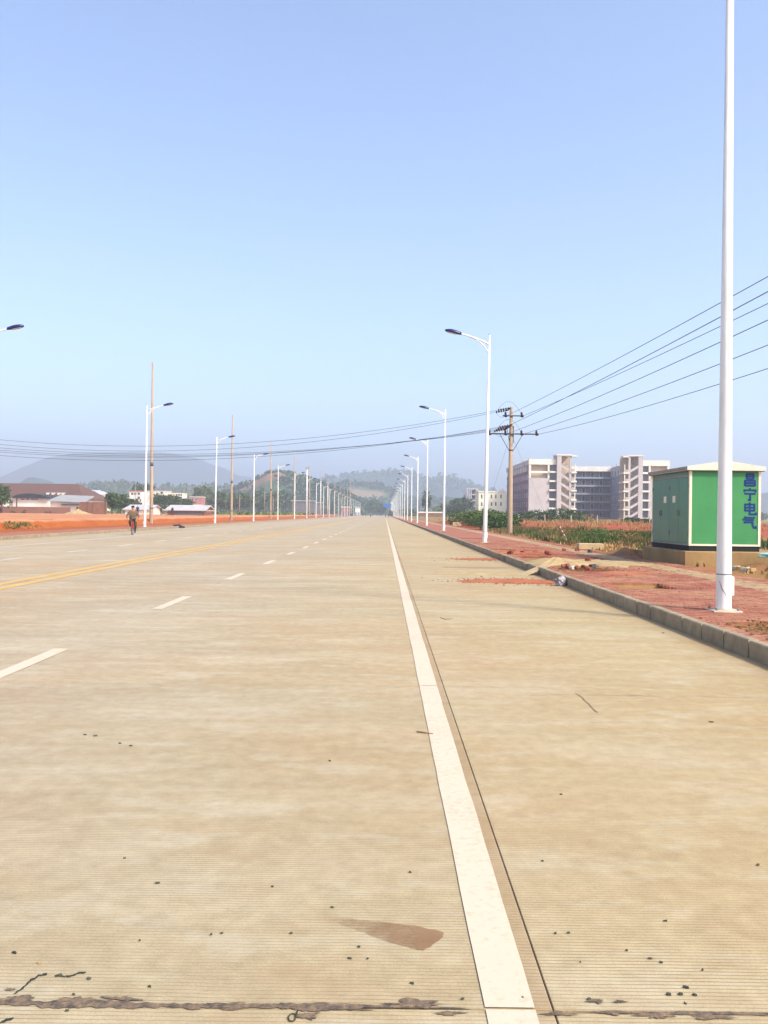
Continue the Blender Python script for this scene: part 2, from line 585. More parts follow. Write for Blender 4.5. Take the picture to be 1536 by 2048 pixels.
# a smear of dried mud, dense at its right end and thinning out to the left
def mud_material():
    g = G('dried_mud_smear')
    p = g.pos(True)
    x, y, z = g.sep(p)
    a = g.math('MULTIPLY_ADD', x, 2.6, 0.62)
    a = g.math('ADD', a, g.math('MULTIPLY_ADD', g.noise(p, 14, 5, 0.65), 1.2, -0.6))
    g.link(g.math('MULTIPLY', g.math('MINIMUM', g.math('MAXIMUM', a, 0.0), 1.0), 0.75), g.b.inputs['Alpha'])
    return g.done(g.ramp(g.noise(p, 8, 4), [(0.3, lin((136, 104, 74))), (0.7, lin((150, 120, 90)))]), 0.9, 0.2)
mpx = [(655, 1838), (700, 1836), (770, 1845), (830, 1852), (888, 1864), (884, 1878), (848, 1901), (810, 1892), (765, 1880), (720, 1862), (690, 1852)]
mp = []
for (a, b), (c, d) in zip(mpx, mpx[1:] + mpx[:1]):
    for k in range(6):
        mp.append(ground(a + (c - a) * k / 6 + random.uniform(-2, 2), b + (d - b) * k / 6 + random.uniform(-1.2, 1.2)))
MB().add([(p.x, p.y, 0.0025) for p in mp], [tuple(range(len(mp)))[::-1]]).build('mud_patch', mud_material(), road)

# ================================================================== kerbs
KH, KW = 0.19, 0.13
def kerb(name, xin, side, ya, yb, yfar, first):
    root = structure(MB().box(min(xin + side * 0.01, xin + side * (KW - 0.01)), max(xin + side * 0.01, xin + side * (KW - 0.01)), -8, ROAD_END, -0.10, KH - 0.03).build(name, m_joint))
    L = 0.70
    me = MB()
    x0, x1 = (xin, xin + KW) if side > 0 else (xin - KW, xin)
    xc = (x0 + x1) / 2
    me.bbox(x0 - xc, x1 - xc, -L / 2 + 0.010, L / 2 - 0.010, -0.10, KH, 0.014)
    m = me.mesh('kerb_block', m_kerb)
    y = first
    while y < yb:
        if y > ya:
            o = link('kerb_block', m, root, (xc + random.gauss(0, 0.004), y + L / 2, random.gauss(0, 0.003)))
            o.rotation_euler = (random.gauss(0, 0.004), 0, random.gauss(0, 0.006))
        y += L
    far = MB()
    k = 0
    while y < yfar:
        LL = L if y < 150 else 7.0
        far.bbox(x0, x1, y + 0.008, y + LL - 0.008, -0.10, KH + 0.003 * math.sin(k * 2.3), 0.014)
        y += LL
        k += 1
    stuff(far.build('distant_kerb_blocks', m_kerb, root))
    return root
kerb('kerb_right', ROAD_R, 1, 4.0, 62.0, ROAD_END, 9.45 - 0.7 * 14)
kerb('kerb_left', ROAD_L, -1, 34.0, 92.0, ROAD_END, 9.45 - 0.7 * 14)

# ================================================================== right pavement with its tree pits
PZ = 0.18
PX0, PX1, PX2, PX3 = ROAD_R + KW + 0.005, 6.95, 7.68, 8.30
PITS = [(4.30, 5.75, 9.7, 11.2), (4.30, 5.55, 16.2, 17.5), (4.30, 5.5, 21.0, 22.3), (4.30, 5.5, 27.0, 28.3), (4.30, 5.5, 33.0, 34.3), (4.30, 5.5, 49.0, 50.3)]
bed = MB()
prev = -8.0
for (a, b, c, d) in PITS:
    bed.box(PX0, PX3, prev, c, -0.1, PZ - 0.045)
    bed.box(PX0, a, c, d, -0.1, PZ - 0.045)
    bed.box(b, PX3, c, d, -0.1, PZ - 0.045)
    prev = d
bed.box(PX0, PX3, prev, ROAD_END, -0.1, PZ - 0.045)
pavement = structure(bed.build('pavement_right', m_sandbed))
def in_pit(x, y):
    return any(a - 0.02 < x < b + 0.02 and c - 0.02 < y < d + 0.02 for a, b, c, d in PITS)
def laid(name, x0, x1, y0, y1, w, l, mat, tilt=0.0025):
    mb = MB()
    ny = int((y1 - y0) / l)
    nx = int(math.ceil((x1 - x0) / w))
    for j in range(ny):
        off = -w / 2 if j % 2 else 0
        for i in range(nx + 1):
            a = max(x0, x0 + off + i * w)
            b = min(x1, x0 + off + (i + 1) * w)
            if b - a < 0.03:
                continue
            yc = y0 + (j + 0.5) * l
            if in_pit((a + b) / 2, yc):
                continue
            h = PZ + random.gauss(0, 0.0018) + 0.012 * fbm(a * 0.4, yc * 0.4)
            g = 0.003
            q = [random.gauss(0, tilt) for _ in range(4)]
            xs = (a + g, b - g)
            ys = (yc - l / 2 + g, yc + l / 2 - g)
            zb = PZ - 0.05
            mb.add([(xs[0], ys[0], zb), (xs[1], ys[0], zb), (xs[1], ys[1], zb), (xs[0], ys[1], zb), (xs[0], ys[0], h + q[0]), (xs[1], ys[0], h + q[1]), (xs[1], ys[1], h + q[2]), (xs[0], ys[1], h + q[3])],
                   [(4, 5, 6, 7), (0, 1, 5, 4), (1, 2, 6, 5), (2, 3, 7, 6), (3, 0, 4, 7)])
    return stuff(mb.build(name, mat, pavement))
laid('pavers', PX0, PX1, 5.0, 45.0, 0.2, 0.1, m_paver)
laid('pavers', PX2 + 0.002, PX3, 5.0, 45.0, 0.2, 0.1, m_paver)
laid('tiles', PX1 + 0.002, PX2, 5.0, 45.0, 0.25, 0.25, m_strip)
for (a, b, m) in ((PX0, PX1, m_paver_far), (PX1 + 0.002, PX2 - 0.002, m_strip_far), (PX2, PX3, m_paver_far)):
    mb = MB()
    for (ya, yb) in ((-8, 4.99), (45.01, ROAD_END)):
        ys = [ya]
        for (pa, pb, pc, pd) in PITS:
            if ya < pc < yb and a < pa < b:
                mb.box(a, b, ys[-1], pc, PZ - 0.044, PZ)
                mb.box(a, pa, pc, pd, PZ - 0.044, PZ)
                mb.box(pb, b, pc, pd, PZ - 0.044, PZ)
                ys.append(pd)
        mb.box(a, b, ys[-1], yb, PZ - 0.044, PZ)
    mb.build('paving', m, pavement)
for k, (a, b, c, d) in enumerate(PITS):
    sd = k * 9.1
    o = grid_mesh('pit_soil', a - 0.02, b + 0.02, 14, c - 0.02, d + 0.02, 14,
                  lambda x, y: (0.05 + 0.05 * fbm(x * 2 + sd, y * 2) + (0.06 if k == 0 else 0)), m_soil_brown if k != 1 else m_sand)
    o.parent = pavement

# ================================================================== left pavement, field and verge
LP0, LP1 = ROAD_L - KW - 0.005, -21.6
pl = structure(MB().box(LP1, LP0, -8, ROAD_END, -0.1, PZ).build('pavement_left', m_paver_far))

def field_material():
    g = G('orange_field')
    p = g.pos(True)
    x, y, z = g.sep(p)
    n = g.noise(p, 0.05, 6, 0.6)
    top = g.ramp(n, [(0.35, lin((178, 122, 86))), (0.5, lin((188, 132, 96))), (0.68, lin((180, 128, 96)))])
    cut = g.ramp(g.noise(p, 0.6, 6, 0.65), [(0.3, lin((146, 78, 36))), (0.7, lin((160, 92, 48)))])
    face = g.ramp(g.math('MULTIPLY_ADD', g.noise(p, 0.5, 4), 0.3, z), [(0.72, 1.0), (0.88, 0.0)])
    col = g.mix(face, top, cut)
    grass = g.math('MULTIPLY', g.ramp(g.noise(p, 0.03, 6, 0.7), [(0.60, 0.0), (0.72, 1.0)]), 0.6)
    col = g.mix(grass, col, lin((150, 128, 84)))
    g.bump(g.noise(p, 0.9, 6, 0.65), 0.8, 0.12)
    return g.done(col, 0.95, 0.1)
def field_z(x, y):
    e = -24.8 - 0.5 * fbm(y * 0.12, 3) - 0.25 * fbm(y * 0.6, 9)
    t = max(0.0, min(1.0, (e - x) / 0.9))
    t = t * t * (3 - 2 * t)
    lo = 0.15 + 0.05 * fbm(x * 0.6, y * 0.3)
    hi = 0.72 + 0.10 * fbm(x * 0.08, y * 0.08) + 0.05 * fbm(x * 0.5, y * 0.3) + (0.25 * math.exp(-((x + 26.3) / 1.0) ** 2) * max(0, fbm(y * 0.1, 21) + 0.2))
    return lo + (hi - lo) * t
structure(grid_mesh('field', -21.55, -420, 120, -10, 470, 220, field_z, field_material(),
                    fx=lambda u: -21.55 - 7.5 * min(1, u / 0.45) - (390 * ((u - 0.45) / 0.55) ** 2 if u > 0.45 else 0)))
for f in bpy.data.objects['field'].data.polygons:
    f.flip()

def verge_material():
    g = G('verge_soil')
    p = g.pos(True)
    x, y, z = g.sep(p)
    n = g.noise(p, 0.25, 6, 0.65)
    dirt = g.ramp(n, [(0.3, lin((128, 90, 50))), (0.5, lin((150, 108, 64))), (0.7, lin((126, 102, 62)))])
    red = g.ramp(g.noise(p, 0.12, 6, 0.65), [(0.3, lin((144, 72, 46))), (0.7, lin((160, 88, 60)))])
    wob = g.math('MULTIPLY_ADD', g.noise(p, 0.06, 4), 26.0, y)
    m1 = g.ramp(g.math('MULTIPLY', wob, 0.002), [(0.155, 0.0), (0.165, 1.0), (0.318, 1.0), (0.34, 0.0)])
    col = g.mix(m1, dirt, red)
    scrub = g.ramp(g.math('MULTIPLY', wob, 0.002), [(0.32, 0.0), (0.36, 1.0)])
    col = g.mix(scrub, col, g.ramp(g.noise(p, 0.04, 6), [(0.35, lin((120, 112, 68))), (0.6, lin((150, 118, 76)))]))
    g.bump(g.noise(p, 1.5, 6, 0.65), 0.8, 0.1)
    return g.done(col, 0.95, 0.1)
def verge_z(x, y):
    e = min(1.0, max(0.0, (x - 8.3) / 2.5))
    up = 0.30 * min(1.0, max(0.0, (y - 70) / 60))
    return 0.14 + e * (0.10 * fbm(x * 0.25, y * 0.25, 5) + 0.04 * fbm(x * 1.2, y * 1.2, 2) + up)
structure(grid_mesh('verge', 8.31, 420, 110, -10, 470, 220, verge_z, verge_material(), fx=lambda u: 8.31 + 14 * min(1, u / 0.5) + (398 * ((u - 0.5) / 0.5) ** 2 if u > 0.5 else 0)))
# ================================================================== hills
def hill_material(name, a, b, soil, amount, sc, cut=None):
    g = G(name)
    p = g.pos(True)
    col = g.ramp(g.noise(p, sc, 7, 0.7), [(0.30, lin(a)), (0.55, lin(b)), (0.75, lin(a))])
    m = g.math('MULTIPLY', g.ramp(g.noise(p, sc * 0.16, 5, 0.6), [(0.60, 0.0), (0.68, 1.0)]), amount)
    if cut:
        q, r = cut
        v = g.n('ShaderNodeVectorMath', operation='DISTANCE')
        g.link(p, v.inputs[0]); v.inputs[1].default_value = q
        dd = g.math('MULTIPLY_ADD', g.noise(p, sc * 0.7, 5), r * 0.9, v.outputs['Value'])
        m = g.math('MAXIMUM', m, g.ramp(g.math('MULTIPLY', dd, 0.5 / r), [(0.55, 0.85), (0.66, 0.0)]))
    col = g.mix(m, col, lin(soil))
    return g.done(col, 0.95, 0.1)

def hill(name, pts, d, depth, mat, rough=1.0, nx=150, ny=26, seed=0.0, scrub=None):
    """a ridge whose skyline runs through the given points, with real width and slopes"""
    w = [at(px, py, d) for px, py in pts]
    w.sort(key=lambda v: v.x)
    def sky(x):
        if x <= w[0].x or x >= w[-1].x:
            return -1.0
        for a, b in zip(w[:-1], w[1:]):
            if a.x <= x <= b.x:
                t = (x - a.x) / (b.x - a.x)
                t2 = t * t * (3 - 2 * t)
                return a.z + (b.z - a.z) * (0.5 * t + 0.5 * t2)
        return -1.0
    H = max(v.z for v in w)
    x0, x1 = w[0].x, w[-1].x
    vs, fs = [], []
    for j in range(ny + 1):
        v = j / ny * 2 - 1
        for i in range(nx + 1):
            x = x0 + (x1 - x0) * i / nx
            h = sky(x)
            bell = math.cos(v * PI / 2) ** 1.3 if abs(v) < 1 else 0
            k = d / 900.0
            nz = 1 + 0.16 * rough * fbm(x / (60 * k) + seed, v * 2.2 + seed) * (1 if abs(v) > .12 else .35)
            z = -2 + (h + 2) * bell * nz + (rough * H * 0.018 * fbm(x / (9 * k), v * 9 + seed) if h > 4 else 0)
            vs.append((x, d + v * depth + 0.15 * depth * fbm(x / (120 * k), seed), z))
    for j in range(ny):
        for i in range(nx):
            a = j * (nx + 1) + i
            fs.append((a, a + 1, a + nx + 2, a + nx + 1))
    o = structure(MB().add(vs, fs, 0, True).build(name, mat))
    if scrub:
        # trees and thickets standing all over the slope towards the road
        cnt, size, lm, keep = scrub
        rng = random.Random(int(seed * 10) + 5)
        mb = MB()
        while cnt > 0:
            j, i = rng.randrange(1, ny * 11 // 20), rng.randrange(1, nx)
            a, b = Vector(vs[j * (nx + 1) + i]), Vector(vs[(j + 1) * (nx + 1) + i + 1])
            p = a.lerp(b, rng.random())
            if p.z < 1 or (keep and (Vector((p.x, p.y, p.z)) - keep[0]).length < keep[1] * rng.uniform(.8, 1.3)) or fbm(p.x / (size * 14), p.y / (size * 14), seed) < -.25:
                continue
            s_ = size * rng.uniform(.7, 1.7)
            leaves(mb, (p.x, p.y, p.z + s_ * .5), (s_ * 1.3, s_ * 1.3, s_), 9, s_ * .55, rng, 4)
            cnt -= 1
        sc_ = stuff(mb.build('hill_scrub', lm))
    return o

m_hill_far = hill_material('mountain_forest', (42, 60, 52), (54, 72, 60), (80, 76, 64), 0.3, 0.01)
m_hill_mid = hill_material('hill_scrub', (62, 82, 50), (84, 98, 62), (140, 108, 86), 0.25, 0.05)
m_hill_cut = hill_material('hill_scrub_red_cut', (58, 78, 50), (78, 92, 60), (146, 106, 84), 0.0, 0.05, (at(528, 978, 860), 34.0))
m_hill_tan = hill_material('hill_scrub_tan_field', (62, 82, 52), (82, 96, 62), (146, 122, 94), 0.1, 0.05, (at(728, 997, 1260), 38.0))
# ================================================================== vegetation
def leaf_mat(name, a, b, isl=0.35):
    g = G(name)
    r = g.n('ShaderNodeNewGeometry').outputs['Random Per Island']
    col = g.ramp(r, [(0.0, lin(a)), (0.6, lin(b)), (1.0, tuple(min(1, x * 1.5) for x in lin(b)))])
    p = g.pos(True)
    col = g.mix(0.5, col, g.ramp(g.noise(p, 0.5, 3), [(0.35, (0.15, 0.15, 0.1)), (0.65, (0.65, 0.65, 0.5))]), 'SOFT_LIGHT')
    g.b.inputs['Transmission Weight'].default_value = 0.0
    return g.done(col, 0.7, 0.2)
m_leaf_dark = leaf_mat('leaf_dark_green', (40, 60, 34), (68, 92, 48))
m_leaf_mid = leaf_mat('leaf_mid_green', (60, 78, 42), (90, 106, 56))
m_leaf_olive = leaf_mat('leaf_olive', (92, 86, 54), (128, 114, 72))
m_leaf_dry = leaf_mat('leaf_dry_brown', (136, 108, 72), (170, 138, 94))
m_leaf_brown = leaf_mat('leaf_dull_brown', (98, 78, 58), (124, 104, 76))
m_leaf_crop = leaf_mat('crop_green', (70, 92, 50), (94, 112, 62))
m_bark = M('bark', (92, 78, 62), (70, 58, 46), 4, bump=0.6)

def leaves(mb, c, rad, n, size, rng, clumps=None, mi=0, flat=0.25, up=0.0):
    clumps = clumps or max(6, n // 26)
    cs = []
    for _ in range(clumps):
        while True:
            p = Vector((rng.uniform(-1, 1), rng.uniform(-1, 1), rng.uniform(-1, 1)))
            if 0.25 < p.length < 1.0:
                break
        cs.append((Vector((p.x * rad[0], p.y * rad[1], p.z * rad[2])), rng.uniform(0.16, 0.34)))
    for _ in range(n):
        cc, cr = cs[rng.randrange(clumps)]
        q = Vector((rng.gauss(0, 1), rng.gauss(0, 1), rng.gauss(0, 1))) * 0.55
        p = Vector(c) + cc + Vector((q.x * rad[0] * cr, q.y * rad[1] * cr, q.z * rad[2] * cr))
        nrm = Vector((rng.gauss(0, 1), rng.gauss(0, 1), rng.gauss(0, 1) + flat)).normalized()
        t = nrm.orthogonal().normalized()
        t = (Matrix.Rotation(rng.uniform(0, 2 * PI), 3, nrm) @ t)
        b = nrm.cross(t)
        s = size * rng.uniform(0.6, 1.5)
        mb.add([p - t * s, p - b * s * 0.5 + nrm * s * .12, p + t * s, p + b * s * 0.5 + nrm * s * .12], [(0, 1, 2, 3)], mi)

hill('mountain', [(-420, 1010), (-250, 985), (-100, 978), (0, 962), (60, 940), (110, 917), (160, 909), (230, 906), (285, 904), (330, 906), (380, 914), (430, 931), (480, 950), (540, 964), (600, 975), (680, 995), (760, 1015)], 3600, 750, m_hill_far, 0.6)
hill('mountain', [(560, 1010), (620, 975), (680, 957), (740, 952), (785, 949), (820, 951), (848, 962), (872, 958), (895, 957), (930, 971), (970, 986), (1010, 999), (1100, 1012), (1200, 1022)], 2300, 450, m_hill_far, 0.8, seed=4, scrub=(1400, 7.0, m_leaf_mid, None))
hill('hill', [(20, 1000), (45, 972), (62, 960), (80, 956), (98, 961), (118, 974), (150, 1000)], 1800, 160, m_hill_far, 0.8, 70, seed=9)
hill('hill', [(100, 1005), (160, 983), (200, 973), (250, 969), (290, 976), (340, 981), (420, 978), (470, 983), (520, 1000)], 1250, 220, m_hill_mid, 1.0, seed=2, scrub=(1300, 3.6, m_leaf_mid, None))
hill('hill', [(425, 1012), (470, 985), (500, 972), (520, 960), (545, 951), (565, 949), (600, 956), (640, 969), (680, 986), (720, 1004), (745, 1016)], 900, 150, m_hill_cut, 1.0, seed=12, scrub=(2400, 2.2, m_leaf_dark, (at(528, 978, 860), 30)))
hill('hill', [(600, 1015), (640, 990), (665, 979), (690, 973), (730, 974), (762, 973), (783, 984), (800, 997), (835, 1006), (880, 1003), (930, 1006), (990, 1018)], 1350, 200, m_hill_tan, 1.0, seed=5, scrub=(1700, 3.4, m_leaf_dark, (at(728, 997, 1260), 36)))
hill('hill', [(1380, 1030), (1440, 1018), (1500, 997), (1530, 986), (1570, 980), (1640, 986), (1760, 1000), (1900, 1025)], 2000, 260, m_hill_far, 0.8, seed=7)


def tree(label, base, h, rad, n, size, mat, seed, trunk=None, name='tree', shape=0.62, group=None):
    rng = random.Random(seed)
    root = thing(name, label, 'tree', base, 0, group)
    tr = trunk or h * 0.028
    top = h * shape
    t = MB()
    lean = Vector((rng.uniform(-.05, .05) * h, rng.uniform(-.05, .05) * h, 0))
    t.tube([(0, 0, -0.3), (0, 0, 0.1), lean * .4 + Vector((0, 0, top * .55)), lean + Vector((0, 0, h * 0.86))], [tr * 1.5, tr * 1.15, tr * .8, tr * .2], 7)
    tk = t.build('trunk', m_bark, root)
    for k in range(5):
        a = rng.uniform(0, 2 * PI)
        z0 = h * rng.uniform(0.3, 0.6)
        e = Vector((math.cos(a) * rad * .75, math.sin(a) * rad * .75, z0 + h * rng.uniform(.12, .3)))
        l = MB()
        l.tube([lean * (z0 / h) + Vector((0, 0, z0)), Vector((e.x * .5, e.y * .5, z0 + (e.z - z0) * .6)), e], [tr * .5, tr * .34, tr * .1], 5)
        l.build('limb', m_bark, tk)
    c = MB()
    leaves(c, (lean.x, lean.y, h * shape), (rad, rad, h * (1 - shape) * 1.0), int(n * 2.2), size, rng, 60)
    c.build('crown', mat, root)
    return root

def bush(label, base, h, rad, n, size, mat, seed, name='bush', cat='bush', group=None, stretch=1.0):
    rng = random.Random(seed)
    root = thing(name, label, cat, base, 0, group)
    for k in range(4):
        a = rng.uniform(0, 2 * PI)
        s = MB().tube([(0, 0, -0.1), (math.cos(a) * rad * .25, math.sin(a) * rad * .25, h * .4), (math.cos(a) * rad * .55, math.sin(a) * rad * .55, h * .8)], [0.035, 0.025, 0.008], 5)
        s.build('stem', m_bark, root)
    c = MB()
    leaves(c, (0, 0, h * .5), (rad * stretch, rad, h * .5), n, size, rng, flat=0.1)
    c.build('foliage', mat, root)
    return root

def placed(px, py, d):
    """base on the ground below this photo point at distance d"""
    p = at(px, py, d)
    z = field_z(p.x, d) if p.x < -21 and d < 460 else (verge_z(p.x, d) if p.x > 8.4 and d < 460 else -0.12)
    return Vector((p.x, d, z))
def height_to(px, py, d):
    return at(px, py, d).z - placed(px, py, d).z

TREES = [  # label, px, top py, distance, crown radius, leaves, leaf size, material
    ('dark rounded tree at the left edge beside the white workshop wall', 4, 972, 185, 2.2, 700, .28, m_leaf_dark),
    ('dark tall bushy tree just right of the brown brick wall', 224, 985, 205, 1.6, 500, .3, m_leaf_dark),
    ('low round dark tree between the brick wall and the pale-roofed shed', 241, 990, 230, 2.6, 450, .35, m_leaf_dark),
    ('tall dark tree with a pointed top behind the pink-roofed house', 283, 965, 470, 6.5, 600, .7, m_leaf_dark),
    ('dark tree in front of the pink-roofed house', 262, 998, 330, 3.4, 420, .5, m_leaf_dark),
    ('wide rounded dark tree left of two in front of the white farmhouses', 320, 988, 300, 3.2, 600, .42, m_leaf_dark),
    ('wide rounded dark tree right of two in front of the white farmhouses', 341, 989, 305, 3.4, 600, .42, m_leaf_dark),
    ('small dark tree to the right of the white farmhouses', 371, 998, 320, 3.0, 380, .45, m_leaf_dark),
    ('feathery tall tree standing above the small balcony house', 402, 969, 480, 4.5, 480, .6, m_leaf_mid),
    ('feathery tall tree just left of the second lamp on the left', 412, 972, 500, 4.5, 480, .6, m_leaf_mid),
    ('dark green tree behind the second lamp on the left side', 433, 985, 420, 4.5, 420, .6, m_leaf_dark),
    ('mid green tree right of the second lamp on the left side', 452, 984, 440, 5.0, 420, .6, m_leaf_mid),
    ('dark tree between the second lamp and the bare concrete pole on left', 478, 988, 430, 5.0, 420, .6, m_leaf_dark),
    ('broad tree left of the third lamp on the left side', 497, 985, 470, 5.0, 420, .6, m_leaf_mid),
    ('dark tree behind the third lamp on the left side', 520, 982, 500, 5.5, 420, .7, m_leaf_dark),
    ('rounded tree in front of the red hillside left of the road', 548, 985, 520, 5.5, 420, .7, m_leaf_mid),
    ('dark tree below the hill top, left of the fourth left lamp', 572, 983, 560, 6.0, 420, .7, m_leaf_dark),
    ('tree crowning the rounded hill, left of its highest point', 541, 943, 900, 8.0, 350, 1.1, m_leaf_dark),
    ('round dark tree rising above the far end of the road', 745, 999, 720, 6.0, 420, .8, m_leaf_dark),
    ('low dark tree beside the blue sign at the road end', 762, 1007, 700, 6.0, 380, .8, m_leaf_dark),
    ('tree on top of the far hill above the road end', 755, 970, 1340, 11, 300, 1.6, m_leaf_dark),
    ('palm-like narrow tree behind the third lamp on the right', 855, 982, 420, 2.2, 260, .5, m_leaf_dark),
    ('dark wide tree left of the unfinished concrete frame building', 922, 996, 430, 5.5, 520, .6, m_leaf_dark),
    ('dark low tree left of the wide tree beside the frame building', 898, 1006, 440, 5.5, 420, .6, m_leaf_mid),
]
for k, (lab, px, py, d, r, n, s, m) in enumerate(TREES):
    b = placed(px, 1020, d)
    if d >= 880:
        b.z = at(px, py, d).z - 9.0 * d / 900
    tree(lab, b, max(2.0, at(px, py, d).z - b.z), r, n, s, m, 100 + k, group='trees standing around the far fields')

# wooded belts that read as one mass
def belt(name, spans, mat, size, seed, dens=1.0):
    rng = random.Random(seed)
    mb = MB()
    for (pa, pb, top, d, dd) in spans:
        a, b = at(pa, top, d), at(pb, top, d)
        n = max(2, int((b.x - a.x) / (size * 2.6)))
        for i in range(n):
            x = a.x + (b.x - a.x) * (i + rng.random()) / n
            y = d + rng.uniform(0, dd)
            hh = max(1.5, (a.z + 0.12) * rng.uniform(0.55, 1.08) * (0.8 + .5 * fbm(x / (size * 22), seed)))
            r = hh * rng.uniform(.45, .75)
            leaves(mb, (x, y, hh * .52), (r, r, hh * .5), int(110 * dens), size, rng, 9)
    return stuff(mb.build(name, mat))
belt('distant_wood', [(195, 300, 992, 560, 60), (300, 460, 990, 600, 60), (395, 620, 990, 640, 80), (455, 700, 996, 680, 80), (560, 720, 1004, 760, 60), (640, 770, 1009, 880, 80)], m_leaf_dark, 0.95, 3)
belt('distant_wood', [(800, 1000, 1010, 700, 80), (780, 960, 1014, 520, 40), (1450, 1620, 1018, 600, 60), (690, 790, 1016, 930, 40)], m_leaf_mid, 0.9, 4)
belt('hilltop_wood', [(500, 690, 1004, 830, 30), (200, 330, 1003, 900, 60), (100, 190, 1000, 800, 60)], m_leaf_mid, 1.1, 5)

# green crop strip beyond the left field
def crop(name, x0, x1, y0, y1, z, n, h, seed, mat):
    rng = random.Random(seed)
    mb = MB()
    for _ in range(n):
        x, y = rng.uniform(x0, x1), rng.uniform(y0, y1)
        s = h * rng.uniform(.6, 1.3)
        a = rng.uniform(0, PI)
        dx, dy = math.cos(a) * s * .5, math.sin(a) * s * .5
        lx, ly = rng.uniform(-.4, .4) * s, rng.uniform(-.4, .4) * s
        mb.add([(x - dx, y - dy, z), (x + dx, y + dy, z), (x + dx * .3 + lx, y + dy * .3 + ly, z + s), (x - dx * .6 + lx, y - dy * .6 + ly, z + s * .9)], [(0, 1, 2, 3)])
    return stuff(mb.build(name, mat))
crop('crop', -150, -32, 255, 400, 0.7, 9000, 0.9, 31, m_leaf_crop)

# bushes along the right pavement
rngb = random.Random(41)
BUSHES = [
    ('big dark green bush behind the third lamp on the right', 893, 1019, 118, 2.6),
    ('tallest dark bush between the third and second lamps on the right', 922, 1017, 100, 2.9),
    ('dark green bush behind the low concrete block by far pavement', 944, 1019, 92, 2.5),
    ('broad dark bush left of the second lamp on the right', 962, 1022, 82, 2.2),
    ('dark bush directly behind the second lamp on the right', 982, 1028, 78, 2.0),
    ('dark bush left of the concrete power pole base', 1000, 1031, 84, 1.8),
]
for k, (lab, px, py, d, r) in enumerate(BUSHES):
    b = placed(px, 1050, d)
    b.x = max(b.x, 8.6 + r * .8)
    bush(lab, b, at(px, py, d).z - b.z, r, 2200, .10, m_leaf_dark if k % 2 == 0 else m_leaf_mid, 60 + k, group='bushes beside the right pavement')
SC2 = [
    ('dark bush at the foot of the reddish dormitory side', 1052, 1024, 172, 2.6),
    ('dark bush in front of the blank dormitory wall', 1075, 1019, 168, 2.8),
    ('dark bush below the left dormitory balconies', 1098, 1021, 170, 2.6),
    ('tall dark bush below the left dormitory stair tower', 1122, 1017, 166, 2.8),
    ('dark bush right of the left dormitory stair tower', 1142, 1020, 168, 2.4),
    ('brownish bush in front of the dormitory courtyard', 1168, 1028, 175, 2.6),
    ('small dark bush below the right dormitory stair tower', 1262, 1035, 160, 1.9),
    ('small dark bush just left of the green cabinet', 1290, 1038, 158, 1.5),
]
for k, (lab, px, py, d, r) in enumerate(SC2):
    b = placed(px, 1045, d)
    bush(lab, b, at(px, py, d).z - b.z, r, 900, .17, m_leaf_dark if k != 5 else m_leaf_olive, 80 + k, group='bushes in front of the dormitories')
for k, (lab, px, py, r, h, m) in enumerate([
    ('green weed clump at the left edge above the kerb', 22, 1059, 1.7, .55, m_leaf_mid),
    ('small weed clump on the orange bank, left of the cyclist', 106, 1054, .7, .5, m_leaf_mid),
    ('tiny weed clump on the orange bank nearest the cyclist', 203, 1049, .6, .4, m_leaf_olive),
]):
    b = ground(px, py, 0.16)
    bush(lab, b, h, r, 420, .07, m, 95 + k, 'weed_clump', 'weeds', 'weed clumps on the left bank')
for k, (px, py, d) in enumerate([(26, 1021, 186), (50, 1019, 186), (95, 1019, 186)]):
    b = placed(px, py, d)
    bush(['low dark weed clump left of three by the pink boundary wall', 'upright green weed clump middle of three by the pink boundary wall', 'pale weed clump right of three by the pink boundary wall'][k], b, .7, .8, 160, .12, m_leaf_dark if k < 2 else m_leaf_olive, 110 + k, 'weed_clump', 'weeds', 'weed clumps by the boundary wall')

for k, (lab, px, py, d, r, m) in enumerate([
    ('low brownish shrub right of the concrete power pole', 1046, 1052, 72, 1.5, m_leaf_brown),
    ('low brown shrub left of the leaning striped stake', 1085, 1056, 62, 1.4, m_leaf_brown),
    ('low olive shrub just behind the leaning striped stake', 1122, 1054, 60, 1.1, m_leaf_olive),
    ('bushy green shrub behind the pale concrete block', 1180, 1052, 52, 1.3, m_leaf_mid),
    ('green shrub right of the pale concrete block', 1222, 1060, 50, 1.1, m_leaf_mid),
    ('olive shrub between concrete block and green cabinet', 1252, 1066, 46, .9, m_leaf_olive)]):
    b = placed(px, 1075, d)
    bush(lab, b, max(.5, at(px, py, d).z - b.z), r, 1300, .05, m, 120 + k, group='low shrubs on the right verge')

def weeds(name, n, place, hmin, hmax, mat, seed):
    rng = random.Random(seed)
    mb = MB()
    c = 0
    while c < n:
        q = place(rng)
        if q is None:
            continue
        x, y, k = q
        z = verge_z(x, y) - 0.02
        for _ in range(6):
            h = rng.uniform(hmin, hmax) * k
            a = rng.uniform(0, 2 * PI)
            l = rng.uniform(.1, .55) * h
            bx, by = x + rng.gauss(0, .07), y + rng.gauss(0, .07)
            w = 0.012 + 0.03 * rng.random()
            px_, py_ = -math.sin(a) * w, math.cos(a) * w
            m_ = (bx + math.cos(a) * l * .4, by + math.sin(a) * l * .4, z + h * .6)
            mb.add([(bx - px_, by - py_, z), (bx + px_, by + py_, z), (m_[0] + px_, m_[1] + py_, m_[2]), (bx + math.cos(a) * l, by + math.sin(a) * l, z + h), (m_[0] - px_, m_[1] - py_, m_[2])], [(0, 1, 2, 3, 4)])
            c += 1
    return stuff(mb.build(name, mat))
